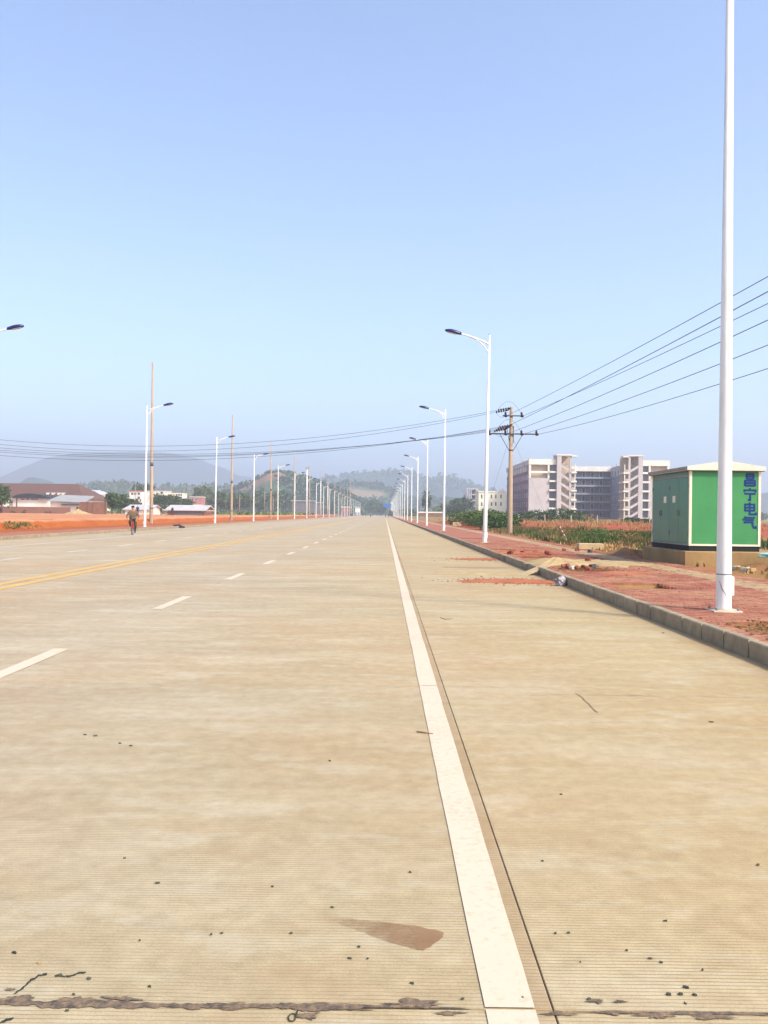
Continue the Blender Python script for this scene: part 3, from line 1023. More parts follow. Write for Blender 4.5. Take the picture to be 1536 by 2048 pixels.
def zone_a(rng):
    y = rng.uniform(40, 78)
    x = 8.6 + abs(rng.gauss(0, 1)) * 5.5
    t = fbm(x * .22, y * .16, 3)
    if x > 26 or t < -0.12:
        return None
    return x, y, 0.55 + max(0, t) * 1.2
def zone_b(rng):
    y = rng.uniform(36, 60)
    x = rng.uniform(8.6, 20)
    t = fbm(x * .3, y * .2, 11)
    if t < -0.05 or (x < 10.5 and y < 42):
        return None
    return x, y, 0.6 + max(0, t) * 1.0
weeds('weeds', 15000, zone_a, .18, .50, m_leaf_olive, 51)
weeds('weeds', 11000, zone_a, .18, .46, m_leaf_brown, 55)
weeds('weeds', 8000, zone_b, .18, .5, m_leaf_mid, 52)
weeds('dry_grass', 12000, lambda r: (8.4 + abs(r.gauss(0, 3.2)), r.uniform(14, 80) if r.random() < .25 else r.uniform(32, 80), .6) , .06, .30, m_leaf_dry, 53)
weeds('dry_grass', 7000, lambda r: (r.uniform(11.5, 60), r.uniform(80, 220), 1.2), .15, .6, m_leaf_dry, 54)
# ================================================================== street lamps
def pole_material():
    g = G('white_pole_paint')
    p = g.pos(False)
    n = g.noise(p, 3.0, 5, 0.6, (6, 6, 0.7))
    col = g.ramp(n, [(0.35, lin((232, 230, 224))), (0.7, lin((216, 212, 202)))])
    return g.done(col, 0.4, 0.45)
m_pole = pole_material()
m_plate = M('lamp_base_concrete', (206, 188, 160), (180, 160, 130), 6, bump=0.4)
m_ring = M('pole_band_grey', (120, 128, 130))
m_head = M('lamp_head_blue', (13, 26, 92), (10, 20, 76), 4, rough=0.35, spec=0.5)
m_lens = M('lamp_lens', (196, 196, 198), (180, 182, 188), 6, rough=0.2, spec=0.5)
m_scratch = M('scuffed_paint', (150, 136, 116), (110, 100, 88), 12)

def lamp_prototype():
    root = empty('street_lamp')
    MB().tube([(0, 0, 0.0), (0, 0, 0.05), (0, 0, 0.51), (0, 0, 3.0), (0, 0, 10.1)], [0.112, 0.108, 0.104, 0.086, 0.045], 24).build('pole', m_pole, root)
    MB().tube([(0, 0, 0.515), (0, 0, 0.53)], [0.1055, 0.1055], 24).build('band', m_ring, root)
    MB().bbox(-0.2, 0.2, -0.2, 0.2, -0.03, 0.015, 0.008).build('base_plate', m_plate, root)
    bolts = MB()
    for a in (-1, 1):
        for b in (-1, 1):
            MB().tube([(a * .15, b * .15, 0.01), (a * .15, b * .15, 0.05)], 0.016, 6).build('bolt', m_ring, root)
    MB().prism([(-.055, .22), (.055, .22), (.055, .47), (.035, .49), (-.035, .49), (-.055, .47)], 'x', 0.085, 0.128).build('hatch_cover', m_pole, root)
    MB().tube([(0, 0, 10.1), (0, 0, 10.13), (0, 0, 10.135)], [0.052, 0.052, 0.02], 16).build('pole_cap', m_ring, root)
    # the arm reaches towards -x
    arm = [(-0.04, 0, 9.64), (-0.35, 0, 9.79), (-0.75, 0, 9.93), (-1.05, 0, 10.03), (-1.30, 0, 10.09), (-1.45, 0, 10.115)]
    MB().tube(arm, [0.046, 0.044, 0.042, 0.040, 0.038, 0.036], 12).build('arm', m_pole, root)
    st = [(-0.05, 0, 9.24), (-0.12, 0, 9.34), (-0.25, 0, 9.52), (-0.45, 0, 9.72), (-0.7, 0, 9.875), (-0.95, 0, 9.975)]
    MB().tube(st, 0.03, 10).build('brace', m_pole, root)
    MB().tube([(-0.25, 0, 9.53), (-0.27, 0, 9.735)], 0.02, 8).build('brace_link', m_pole, root)
    # head: a long leaf shaped shell, lens below
    secs = [(-1.36, .052, .055, 10.105), (-1.45, .075, .07, 10.12), (-1.62, .125, .085, 10.155), (-1.82, .148, .09, 10.195), (-2.0, .13, .075, 10.23), (-2.12, .08, .05, 10.255), (-2.17, .02, .02, 10.268)]
    vs, fs = [], []
    m = 14
    for (x, hw, hh, z) in secs:
        for k in range(m):
            a = 2 * PI * k / m
            zz = math.sin(a)
            zz = zz * (1.0 if zz > 0 else 0.45)
            vs.append((x, hw * 1.25 * math.cos(a), z + hh * 1.6 * zz))
    for i in range(len(secs) - 1):
        for k in range(m):
            fs.append((i * m + k, i * m + (k + 1) % m, (i + 1) * m + (k + 1) % m, (i + 1) * m + k))
    fs.append(tuple(range(m)))
    fs.append(tuple((len(secs) - 1) * m + k for k in range(m))[::-1])
    hd = MB().add(vs, fs, 0, True).build('lamp_head', m_head, root)
    vs, fs = [], []
    for (x, hw, z) in [(-1.60, .06, 10.088), (-1.70, .12, 10.106), (-1.86, .135, 10.14), (-2.0, .105, 10.175), (-2.07, .05, 10.197)]:
        vs += [(x, -hw, z + .012), (x, -hw * .5, z - .012), (x, hw * .5, z - .012), (x, hw, z + .012)]
    for i in range(4):
        for k in range(3):
            fs.append((i * 4 + k, i * 4 + k + 1, i * 4 + 5 + k, i * 4 + 4 + k))
    MB().add(vs, fs, 0, True).build('lens', m_lens, hd)
    return root
ORD = ['nearest', 'second', 'third', 'fourth', 'fifth', 'sixth', 'seventh', 'eighth']
lamp0 = lamp_prototype()
GL = 'white street lamps lining the road'
rl = random.Random(5)
for k in range(24):
    o = lamp0 if k == 0 else copy_tree(lamp0)
    o.location = (4.85 + 0.012 * k if k < 6 else 4.92, 12.5 + 30 * k, PZ)
    o.rotation_euler = (rl.gauss(0, .002), [0.0, 0.011, 0.002][k] if k < 3 else rl.gauss(0, .003), rl.gauss(0, .02))
    if k == 0:
        lab = 'nearest white lamp pole on right pavement, in front of green cabinet, top cut off'
    elif k < 7:
        lab = ORD[k] + ' white street lamp from the front on the right pavement'
    else:
        lab = 'small distant white street lamp in the packed right-hand row'
    tag(o, lab, 'street lamp', GL)
for k in range(23):
    o = copy_tree(lamp0)
    o.location = (-19.9, 42.5 + 30 * k, PZ)
    o.rotation_euler = (rl.gauss(0, .002), rl.gauss(0, .003) - 0.004, PI + rl.gauss(0, .02))
    if k == 0:
        lab = 'left street lamp with only blue head and arm tip showing at left edge'
    elif k < 7:
        lab = ['', 'white street lamp on the left, just behind the cyclist', 'second full white street lamp on the left, right of the cyclist', 'third full white street lamp on the left side', 'fourth full white street lamp on the left side', 'fifth full white street lamp on the left side', 'sixth full white street lamp on the left side'][k]
    else:
        lab = 'small distant white street lamp in the packed left-hand row'
    tag(o, lab, 'street lamp', GL)
# scuff running down the foot of the nearest pole
sc = [(-.088, .43), (-.078, .39), (-.062, .33), (-.05, .30), (-.03, .27), (-.012, .24), (-.002, .20)]
vs, fs = [], []
for i, (x, z) in enumerate(sc):
    rr = 0.1085
    w = [.003, .006, .008, .014, .010, .006, .002][i]
    for xx in (x - w / 2, x + w / 2):
        vs.append((xx, -math.sqrt(rr * rr - xx * xx), z))
for i in range(len(sc) - 1):
    fs.append((2 * i, 2 * i + 1, 2 * i + 3, 2 * i + 2))
MB().add(vs, fs).build('scuff', m_scratch, lamp0)

# ================================================================== power poles and lines
m_cpole = M('spun_concrete_pole', (168, 146, 120), (150, 128, 104), 2.0, bump=0.3, stretch=(2, 2, .3))
m_steel = M('galvanised_steel', (84, 92, 96), (64, 70, 74), 5, rough=0.5)
m_insul = M('brown_porcelain', (58, 36, 48), (40, 26, 36), 6, rough=0.25, spec=0.5)
m_wire = M('dark_wire', (58, 64, 74), (48, 54, 64), 4, rough=0.5)

def insulator(name, a, b, parent, n=4, r=0.085):
    a, b = Vector(a), Vector(b)
    pts, rr = [], []
    for k in range(n):
        for (t, q) in ((0.1, .025), (.3, r), (.6, r * .95), (.75, .03)):
            pts.append(a + (b - a) * ((k + t) / n))
            rr.append(q)
    return MB().tube(pts, rr, 10).build(name, m_insul, parent)

POLE = Vector((8.72, 61.0, 0.15))
pp = thing('power_pole', 'tan concrete power pole with two crossarms beside the right pavement', 'power pole', POLE)
zz = lambda z: z - POLE.z
H = zz(9.05)
MB().tube([(0, 0, -0.3), (0, 0, 0), (0, 0, H)], [0.19, 0.185, 0.11], 16).build('pole', m_cpole, pp)
MB().box(-.62, .75, -.17, -.09, zz(8.40), zz(8.48)).build('crossarm', m_steel, pp)
MB().box(-1.62, 1.80, -.19, -.10, zz(7.13), zz(7.22)).build('crossarm', m_steel, pp)
MB().box(-.21, -.13, -.65, .75, zz(8.88), zz(8.96)).build('crossarm', m_steel, pp)
MB().box(-.23, -.14, -1.6, 1.7, zz(7.62), zz(7.71)).build('crossarm', m_steel, pp)
for sx in (-1, 1):
    MB().tube([(sx * .78, -.15, zz(7.12)), (sx * .14, -.12, zz(6.02))], .022, 6).build('brace', m_steel, pp)
    MB().tube([(-.17, sx * .8, zz(7.62)), (-.12, sx * .1, zz(6.75))], .02, 6).build('brace', m_steel, pp)
MB().tube([(0, 0, zz(6.0)), (0, 0, zz(6.1))], [.143, .143], 14).build('clamp', m_steel, pp)
MB().box(.10, .18, -.05, .05, zz(6.55), zz(7.75)).build('cable_box', m_steel, pp)
UP_R = [(-.42, 8.40), (.70, 8.40)]
LO_R = [(-1.52, 7.14), (-.42, 7.14), (.70, 7.14), (1.74, 7.14)]
UP_L = [(-.55, 8.92), (.62, 8.92)]
LO_L = [(-1.45, 7.66), (-.5, 7.66), (.55, 7.66), (1.5, 7.66)]
for (x, z) in UP_R + LO_R:
    insulator('insulator', (x, -.16, zz(z) + .02), (x, -.62, zz(z) - .02), pp, 3, .10)
    MB().tube([(x, -.13, zz(z) + .04), (x, -.13, zz(z) + .2), (x, -.13, zz(z) + .32)], [.05, .085, .03], 8).build('post_insulator', m_insul, pp)
for (y, z) in UP_L + LO_L:
    insulator('insulator', (-.2, y, zz(z)), (-1.05, y, zz(z) - .16), pp, 5, .085)
def arc(a, b, rise, n=14):
    a, b = Vector(a), Vector(b)
    return [a + (b - a) * (i / n) + Vector((0, 0, rise * 4 * (i / n) * (1 - i / n))) for i in range(n + 1)]
MB().tube(arc((-1.0, -.55, zz(8.8)), (.70, -.3, zz(8.45)), .75), .009, 5).build('jumper', m_wire, pp)
MB().tube(arc((-1.0, -.5, zz(7.5)), (.70, -.3, zz(7.2)), .80), .009, 5).build('jumper', m_wire, pp)
MB().tube(arc((-1.0, .62, zz(8.8)), (-.42, -.3, zz(8.45)), -.25), .009, 5).build('jumper', m_wire, pp)
MB().tube(arc((-1.0, 1.5, zz(7.5)), (-.42, -.3, zz(7.2)), -.3), .009, 5).build('jumper', m_wire, pp)
MB().tube([(.1, .1, zz(7.0)), (4.4, 7.0, 0.05)], .006, 4).build('guy_wire', m_wire, pp)
MB().tube([(-.1, .1, zz(6.9)), (-.75, 12.0, 0.05)], .006, 4).build('guy_wire', m_wire, pp)

def catenary(a, b, sag, n=48):
    a, b = Vector(a), Vector(b)
    return [a + (b - a) * (i / n) - Vector((0, 0, sag * 4 * (i / n) * (1 - i / n))) for i in range(n + 1)]
def wire(label, a, b, sag, r, grp):
    o = MB().tube(catenary(a, b, sag), r, 5).build('power_line', m_wire)
    return tag(o, label, 'power line', grp)
# lines towards the near right: ends found from where each leaves the frame
GRP_R = 'power lines running to the upper right'
ends = []
def near_line(label, x, z, edge_y, zedge, r=.0125):
    a = POLE + Vector((x, -.62, 0)); a.z = z
    dx, dy = unroll(1536, edge_y)
    d = (zedge - CAMZ) * F / -dy
    e = Vector((dx * d / F, d, zedge))
    t = (a.y + 3.0) / (a.y - e.y)
    end = Vector((a.x + (e.x - a.x) * t, -3.0, z))
    u = 1 / t
    sag = (z - zedge) / (4 * u * (1 - u))
    ends.append(end)
    return wire(label, a, end, sag, r, GRP_R)
near_line('uppermost power line leaving the frame at the right edge', UP_R[0][0], 8.38, 553, 8.10)
near_line('power line third from the top at the right edge', UP_R[1][0], 8.38, 607, 8.05)
near_line('power line second from the top at the right edge', LO_R[0][0], 7.12, 583, 6.85)
near_line('power line fourth from the top at the right edge', LO_R[1][0], 7.12, 640, 6.75)
near_line('power line fifth from the top at the right edge', LO_R[2][0], 7.12, 690, 6.65)
near_line('lowest power line leaving the frame at the right edge', LO_R[3][0], 7.12, 737, 6.50)
# lines across the road to the left
FARP = Vector((-43.7, 67.8, 0.7))
GRP_L = 'power lines crossing above the road'
lab_u = ['upper line of the higher pair crossing above the road', 'lower line of the higher pair crossing above the road']
for k, (y, z) in enumerate(UP_L):
    a = POLE + Vector((-1.05, y, 0)); a.z = z - .16
    b = FARP + Vector((.9, y, 0)); b.z = z - .3 - .25 * k
    wire(lab_u[1 - k], a, b, 2.45 + .15 * k, .0125, GRP_L)
lab_l = ['lowest line of the lower bundle crossing above the road', 'second lowest line of the lower bundle crossing above the road', 'second highest line of the lower bundle crossing above the road', 'highest line of the lower bundle crossing above the road']
for k, (y, z) in enumerate(LO_L):
    a = POLE + Vector((-1.05, y, 0)); a.z = z - .16
    b = FARP + Vector((.9, y, 0)); b.z = z - .5 + .16 * k
    wire(lab_l[k], a, b, 2.2 - [0, .22, .3, .42][k], .0125, GRP_L)

# tall bare concrete poles in the left field
bare = empty('concrete_pole')
MB().tube([(0, 0, -0.4), (0, 0, 0), (0, 0, 17.2)], [0.205, 0.20, 0.085], 14).build('pole', m_cpole, bare)
MB().tube([(0, 0, 6.1), (0, 0, 6.5)], [.178, .176], 14).build('joint_band', m_steel, bare)
MB().tube([(0, 0, 1.5), (0, 0, 1.75)], [.198, .196], 14).build('lower_band', m_ring, bare)
BL = ['nearest tall bare concrete pole, rising behind the lamp by the cyclist', 'second tall bare concrete pole in the left field', 'third tall bare concrete pole in the left field', 'fourth tall bare concrete pole in the left field']
for k in range(12):
    o = bare if k == 0 else copy_tree(bare)
    y = 93.6 + 48.8 * k
    o.location = (-25.0, y, field_z(-25.0, y) if y < 460 else 0)
    o.rotation_euler = (0, rl.gauss(0, .004), rl.uniform(0, 6))
    tag(o, BL[k] if k < 4 else 'tall bare concrete pole far down the left row', 'concrete pole', 'tall bare concrete poles in the left field')
# a far pole with several crossarms
y = 560
fp = thing('power_pole', 'tall pale pole with several short crossarms near the left road end', 'power pole', (at(700, 1028, y).x, y, 0))
MB().tube([(0, 0, -.3), (0, 0, 22)], [.55, .28], 10).build('pole', m_cpole, fp)
for z in (20.5, 19.0, 16.0, 14.5, 11.5):
    MB().box(-1.3, 1.3, -.5, -.35, z, z + .22).build('crossarm', m_steel, fp)
# poles with a box on top in the left lamp row
for k, (px, py, d, lab) in enumerate([(613, 934, 232, 'white pole with a square dark box on top in the left row'), (641, 958, 292, 'smaller white pole with a flat box on top in the left row'), (655, 966, 352, 'smallest white pole with a flat box on top in the left row')]):
    x = at(px, 1028, d).x
    h = at(px, py, d).z - PZ
    cp = thing('camera_pole', lab, 'pole', (x, d, PZ), 0, 'box-topped poles in the left lamp row')
    MB().tube([(0, 0, 0), (0, 0, h - .3)], [.16, .11], 12).build('pole', m_pole, cp)
    bx = MB().box(-.36, .36, -.2, .2, h - .5, h).build('box', m_steel, cp)
    MB().box(-.27, .27, -.215, -.2, h - .42, h - .08).build('panel', m_lens, bx)
# thin far poles in the fields
for k, (px, py, d, lab) in enumerate([(270, 968, 330, 'thin pale pole in front of the pink-roofed house'), (379, 970, 320, 'thin pale pole behind the long shed, left of the balcony house'), (479, 990, 300, 'thin pole beyond the field, left of the third left lamp'), (529, 975, 330, 'thin pole beyond the field, right of the third left lamp'), (546, 995, 300, 'thin pole beyond the field, left of the fourth left lamp')]):
    b = placed(px, 1022, d)
    tp = thing('thin_pole', lab, 'pole', b, 0, 'thin poles beyond the left field')
    h = at(px, py, d).z - b.z
    MB().tube([(0, 0, -.2), (0, 0, h)], [.16, .1], 8).build('pole', m_cpole, tp)
    MB().box(-.5, .5, -.17, -.1, h - .5, h - .4).build('crossarm', m_steel, tp)

# fence posts in front of the dormitories
m_post = M('fence_post_concrete', (196, 178, 150), (176, 156, 128), 3)
FP = ['first', 'second', 'third', 'fourth', 'fifth', 'sixth', 'seventh']
fpm = MB().bbox(-.07, .07, -.07, .07, -.3, 1.25, .03).mesh('fence_post', m_post)
for k in range(6):
    px = 1037 + 52.4 * k
    b = placed(px, 1046, 148)
    o = link('fence_post', fpm, None, b)
    o.rotation_euler = (rl.gauss(0, .02), rl.gauss(0, .03), rl.uniform(0, 1))
    tag(o, FP[k] + ' concrete fence post from the left, on the red soil before the dormitories', 'fence post', 'concrete fence posts before the dormitories')
# leaning red and white stake
m_sred = M('stake_red', (176, 76, 60)); m_swhite = M('stake_white', (222, 206, 190))
b = ground(1137, 1088, 0.15); t = at(1118, 1049, b.y + .1)
st = thing('marker_stake', 'thin leaning red and white striped stake at the pavement edge', 'stake', b)
for k in range(10):
    a0, a1 = (t - b) * (k / 10), (t - b) * ((k + 1) / 10)
    MB().tube([a0, a1], .024, 8).build('stripe', m_sred if k % 2 else m_swhite, st)
# ================================================================== green transformer cabinet
def sheet_green(name, c1, c2, rough):
    g = G(name)
    p = g.pos(False)
    col = g.ramp(g.noise(p, 1.1, 5, 0.6), [(0.35, lin(c1)), (0.7, lin(c2))])
    g.bump(g.noise(p, 0.9, 3), 0.15, 0.02)
    return g.done(col, rough, 0.4)
m_green = sheet_green('cabinet_green', (64, 140, 80), (56, 130, 74), 0.5)
m_green_shade = sheet_green('cabinet_green_shade', (48, 122, 92), (40, 108, 86), 0.35)  # cabinet green again, darkened to teal as shade on the left side
m_trim = M('cabinet_white_trim', (232, 222, 196), (220, 208, 180), 3, rough=0.5)
m_black = M('cabinet_black_base', (26, 28, 30), (36, 36, 36), 4)
m_roofpaint = M('cabinet_roof', (228, 220, 200), (214, 204, 182), 2, rough=0.45)
m_roofgrey = M('cabinet_eave_grey', (150, 146, 140), (130, 126, 122), 3)
m_blue = M('lettering_blue', (4, 48, 112), (4, 42, 100), 3, rough=0.5)
m_plinth = M('plinth_render', (158, 128, 84), (140, 112, 72), 1.2, bump=0.5, bdist=0.02)
BX0, BX1, BY0, BY1 = 8.69, 10.73, 25.0, 28.5
ZB, Z0, Z1 = 0.55, 0.70, 2.84
pl_ = MB()
pl_.bbox(BX0 - .20, BX1 + .9, BY0 - .28, BY1 + .3, -.1, ZB, .02)
tag(pl_.build('plinth', m_plinth), 'long rendered concrete plinth under the green cabinet', 'plinth')
cb = thing('transformer_cabinet', 'green box transformer cabinet with pale gable roof on right', 'cabinet', (BX0, BY0, ZB))
W, D = BX1 - BX0, BY1 - BY0
b0, b1 = Z0 - ZB, Z1 - ZB
MB().box(.02, W - .02, .02, D - .02, 0, b0 - .002).build('base_frame', m_black, cb)
MB().box(.03, W - .03, .03, D - .03, b0, b1).build('body', m_green_shade, cb)
# front panel with trim
MB().box(.07, W - .07, .015, .028, b0 + .06, b1).build('front_panel', m_green, cb)
for (a, b_, c, d_) in ((0, .07, b0, b1), (W - .07, W, b0, b1)):
    MB().box(a, b_, 0, .07, c, d_).build('corner_trim', m_trim, cb)
    MB().box(a, b_, D - .07, D, c, d_).build('corner_trim', m_trim, cb)
MB().box(.072, W - .072, 0.002, .027, b0, b0 + .055).build('bottom_trim', m_trim, cb)
# left side: four doors
MB().box(.004, .03, .072, D - .072, b1 - .16, b1 - .10).build('top_rail', m_roofgrey, cb)
MB().box(.004, .03, .072, D - .072, b0, b0 + .05).build('bottom_rail', m_roofgrey, cb)
dw = (D - .16) / 4
for k in range(4):
    ya = .08 + k * dw
    dr = MB().box(.0, .028, ya + .006, ya + dw - .006, b0 + .06, b1 - .17).build('door', m_green_shade, cb)
    yy = ya + (dw - .06 if k % 2 == 0 else .06)
    MB().box(-.03, .0, yy - .012, yy + .012, b0 + .85, b0 + 1.02).build('handle', m_roofgrey, dr)
    for zh in (.3, 1.65):
        yh = ya + (.03 if k % 2 == 0 else dw - .03)
        MB().tube([(-.008, yh, b0 + zh), (-.008, yh, b0 + zh + .11)], .012, 6).build('hinge', m_roofgrey, dr)
    if k in (1, 2):
        MB().box(-.004, -.0005, ya + dw * .35, ya + dw * .65, b0 + 1.25, b0 + 1.45).build('warning_plate', m_trim, dr)
# gabled roof, deeper than the body
e, rise, th = .10, .17, .11
prof = [(-e, b1 + .02), (W + e, b1 + .02), (W + e, b1 + .02 + th), (W / 2, b1 + .02 + th + rise), (-e, b1 + .02 + th)]
rf = MB().prism(prof, 'y', -.10, D + .10).build('roof', m_roofpaint, cb)
MB().box(-e - .012, -e + .01, -.088, D + .09, b1 + .03, b1 + .02 + th - .012).build('eave_strip', m_roofgrey, rf)
MB().box(-e + .02, W + e - .02, -.08, D + .08, b1 + .001, b1 + .019).build('soffit', m_roofgrey, cb)

def char_mesh(strokes, x, z, w, h, t):
    """strokes as polylines in a unit square (0..1, y down), drawn as bars of thickness t"""
    mb = MB()
    for i, pl in enumerate(strokes):
        P = [Vector((x + u * w, z - v * h)) for u, v in pl]
        L, Rr = [], []
        for k, p in enumerate(P):
            a = P[max(0, k - 1)]; b = P[min(len(P) - 1, k + 1)]
            d1 = (P[k] - a).normalized() if k else (b - P[k]).normalized()
            d2 = (b - P[k]).normalized() if k < len(P) - 1 else d1
            d = (d1 + d2)
            d = d.normalized() if d.length > 1e-6 else d1
            n = Vector((-d.y, d.x))
            s = 1 / max(.5, n.dot(Vector((-d1.y, d1.x))))
            L.append(p + n * t / 2 * s); Rr.append(p - n * t / 2 * s)
        yb = 0.012 - 0.0006 * i
        vs = []
        for l, r in zip(L, Rr):
            vs += [(l.x, yb, l.y), (r.x, yb, r.y), (l.x, .0148, l.y), (r.x, .0148, r.y)]
        fs = []
        for k in range(len(P) - 1):
            o = 4 * k
            fs += [(o, o + 1, o + 5, o + 4), (o + 2, o + 6, o + 7, o + 3), (o, o + 4, o + 6, o + 2), (o + 1, o + 3, o + 7, o + 5)]
        n_ = 4 * (len(P) - 1)
        fs += [(0, 2, 3, 1), (n_, n_ + 1, n_ + 3, n_ + 2)]
        mb.add(vs, fs)
    return mb
CH = {
    'chang': [[(.22, .0), (.22, .44)], [(.78, .0), (.78, .44)], [(.18, .03), (.82, .03)], [(.22, .22), (.78, .22)], [(.22, .42), (.78, .42)],
              [(.10, .53), (.10, 1.0)], [(.90, .53), (.90, 1.0)], [(.06, .56), (.94, .56)], [(.10, .76), (.90, .76)], [(.10, .97), (.90, .97)]],
    'ning': [[(.5, .0), (.5, .16)], [(.06, .34), (.06, .18), (.94, .18), (.94, .34)], [(.06, .46), (.94, .46)], [(.52, .46), (.52, .96), (.34, .96)]],
    'dian': [[(.10, .14), (.10, .70)], [(.84, .14), (.84, .70)], [(.05, .17), (.89, .17)], [(.10, .42), (.84, .42)], [(.10, .66), (.84, .66)], [(.47, .0), (.47, .95), (.98, .95), (.98, .80)]],
    'qi': [[(.22, .0), (.15, .18), (.0, .34)], [(.20, .12), (.92, .12)], [(.14, .31), (.84, .31)], [(.08, .50), (.74, .50), (.74, .72), (.82, .94), (.98, .96), (.98, .80)]],
}
px2m = BY0 / F
def fx(px, py):
    p = at(px, py, BY0)
    return p.x - BX0, p.z - ZB
for (nm, xa, ya, xb, yb) in (('chang', 1488, 947.5, 1512.5, 972), ('ning', 1487.5, 976, 1512.5, 1001), ('dian', 1488, 1004.5, 1512.5, 1030), ('qi', 1485.5, 1032.5, 1512, 1057)):
    x, z = fx(xa, ya); x2, z2 = fx(xb, yb)
    char_mesh(CH[nm], x, z, x2 - x, z - z2, .056).build('lettering', m_blue, cb)

# low concrete blocks at the back of the pavement
for (pa, pb, yb, yt, lab) in ((1158, 1207, 1099, 1087, 'low pale concrete block beside weeds, left of the green cabinet'), (906, 922, 1052, 1044.5, 'small low concrete block in front of the dark far bushes')):
    p = ground((pa + pb) / 2, yb, .16)
    hw = (pb - pa) / 2 * p.y / F
    h = (yb - yt) * p.y / F
    o = MB().bbox(-hw, hw, 0, .5 * hw + .25, -.1, h, .025).build('concrete_block', m_concrete, None, p)
    tag(o, lab, 'concrete block', 'low concrete blocks at the pavement back')
# the far ends of the power lines, just outside the picture
o = copy_tree(pp); o.location = FARP
tag(o, 'concrete power pole in the orange field beyond the left edge', 'power pole')
ex = sum(e.x for e in ends) / len(ends)
o = copy_tree(pp); o.location = (ex, -3.4, .15); o.rotation_euler = (0, 0, PI)
tag(o, 'concrete power pole behind the viewer on the right verge', 'power pole')

# ================================================================== buildings
m_wall_w = M('white_wall_paint', (232, 226, 212), (214, 206, 190), .35, bump=.1)
m_wall_c = M('cream_wall_paint', (240, 232, 206), (230, 220, 192), .4)
m_wall_g = M('pale_grey_wall', (192, 182, 177), (180, 170, 167), .3)
m_wall_p = M('red_wall_shade_mauve', (146, 96, 100), (130, 86, 96), .5)  # reddish wall; the mauve puts the left side's shade into its colour
m_wall_b = M('wall_shade_blue_grey', (150, 156, 166), (136, 144, 156), .5)  # shade of the left-facing wing and galleries, put into the wall colour
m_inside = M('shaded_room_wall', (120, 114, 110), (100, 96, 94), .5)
m_stairw = M('stair_wall_tan', (190, 170, 146), (176, 156, 134), .5)
m_glass = M('dark_window_glass', (52, 60, 70), (70, 78, 90), .6, rough=.12, spec=.5)
m_pale_glass = M('pale_window_glass', (150, 156, 166), (120, 128, 140), .5, rough=.15, spec=.5)
m_wframe = M('window_frame_white', (214, 212, 208))
m_roof_br = M('brown_tile_roof', (106, 76, 62), (92, 68, 56), .5, bump=.4, stretch=(1, 6, 6))
m_roof_dk = M('dark_sheet_roof', (56, 62, 68), (44, 50, 56), .6)
m_roof_gr = M('grey_sheet_roof', (158, 156, 148), (140, 140, 136), .5, rough=.5)
m_roof_wh = M('pale_sheet_roof', (190, 184, 178), (174, 170, 168), .5, rough=.5)
m_roof_bl = M('pale_blue_sheet_roof', (166, 190, 206), (150, 176, 194), .5, rough=.5)
m_roof_pk = M('pink_tile_roof', (176, 122, 112), (160, 108, 100), .8)
m_brick = M('brown_brick_wall', (136, 98, 76), (122, 86, 68), 1.2, bump=.3)
m_pinkwall = M('pink_boundary_wall', (140, 104, 86), (128, 92, 76), .7)

def win_mesh(w, h, facing, glass, mull=1, frame=.07):
    """frame and pane meshes centred on the opening; facing '-y' or '-x'"""
    def bx(mb, a0, a1, p0, p1, c0, c1):
        if facing == '-y':
            mb.box(a0, a1, p0, p1, c0, c1)
        else:
            mb.box(p0, p1, a0, a1, c0, c1)
    fr = MB()
    bx(fr, -w / 2, w / 2, -.06, .02, -h / 2, -h / 2 + frame)
    bx(fr, -w / 2, w / 2, -.06, .02, h / 2 - frame, h / 2)
    bx(fr, -w / 2, -w / 2 + frame, -.06, .02, -h / 2 + frame, h / 2 - frame)
    bx(fr, w / 2 - frame, w / 2, -.06, .02, -h / 2 + frame, h / 2 - frame)
    for k in range(mull):
        c = -w / 2 + w * (k + 1) / (mull + 1)
        bx(fr, c - frame * .4, c + frame * .4, -.055, .015, -h / 2 + frame, h / 2 - frame)
    gl = MB()
    bx(gl, -w / 2 + .01, w / 2 - .01, -.03, .005, -h / 2 + .01, h / 2 - .01)
    return fr.mesh('window', m_wframe), gl.mesh('pane', glass)
def window(meshes, parent, loc):
    o = link('window', meshes[0], parent, loc)
    link('pane', meshes[1], o)
    return o

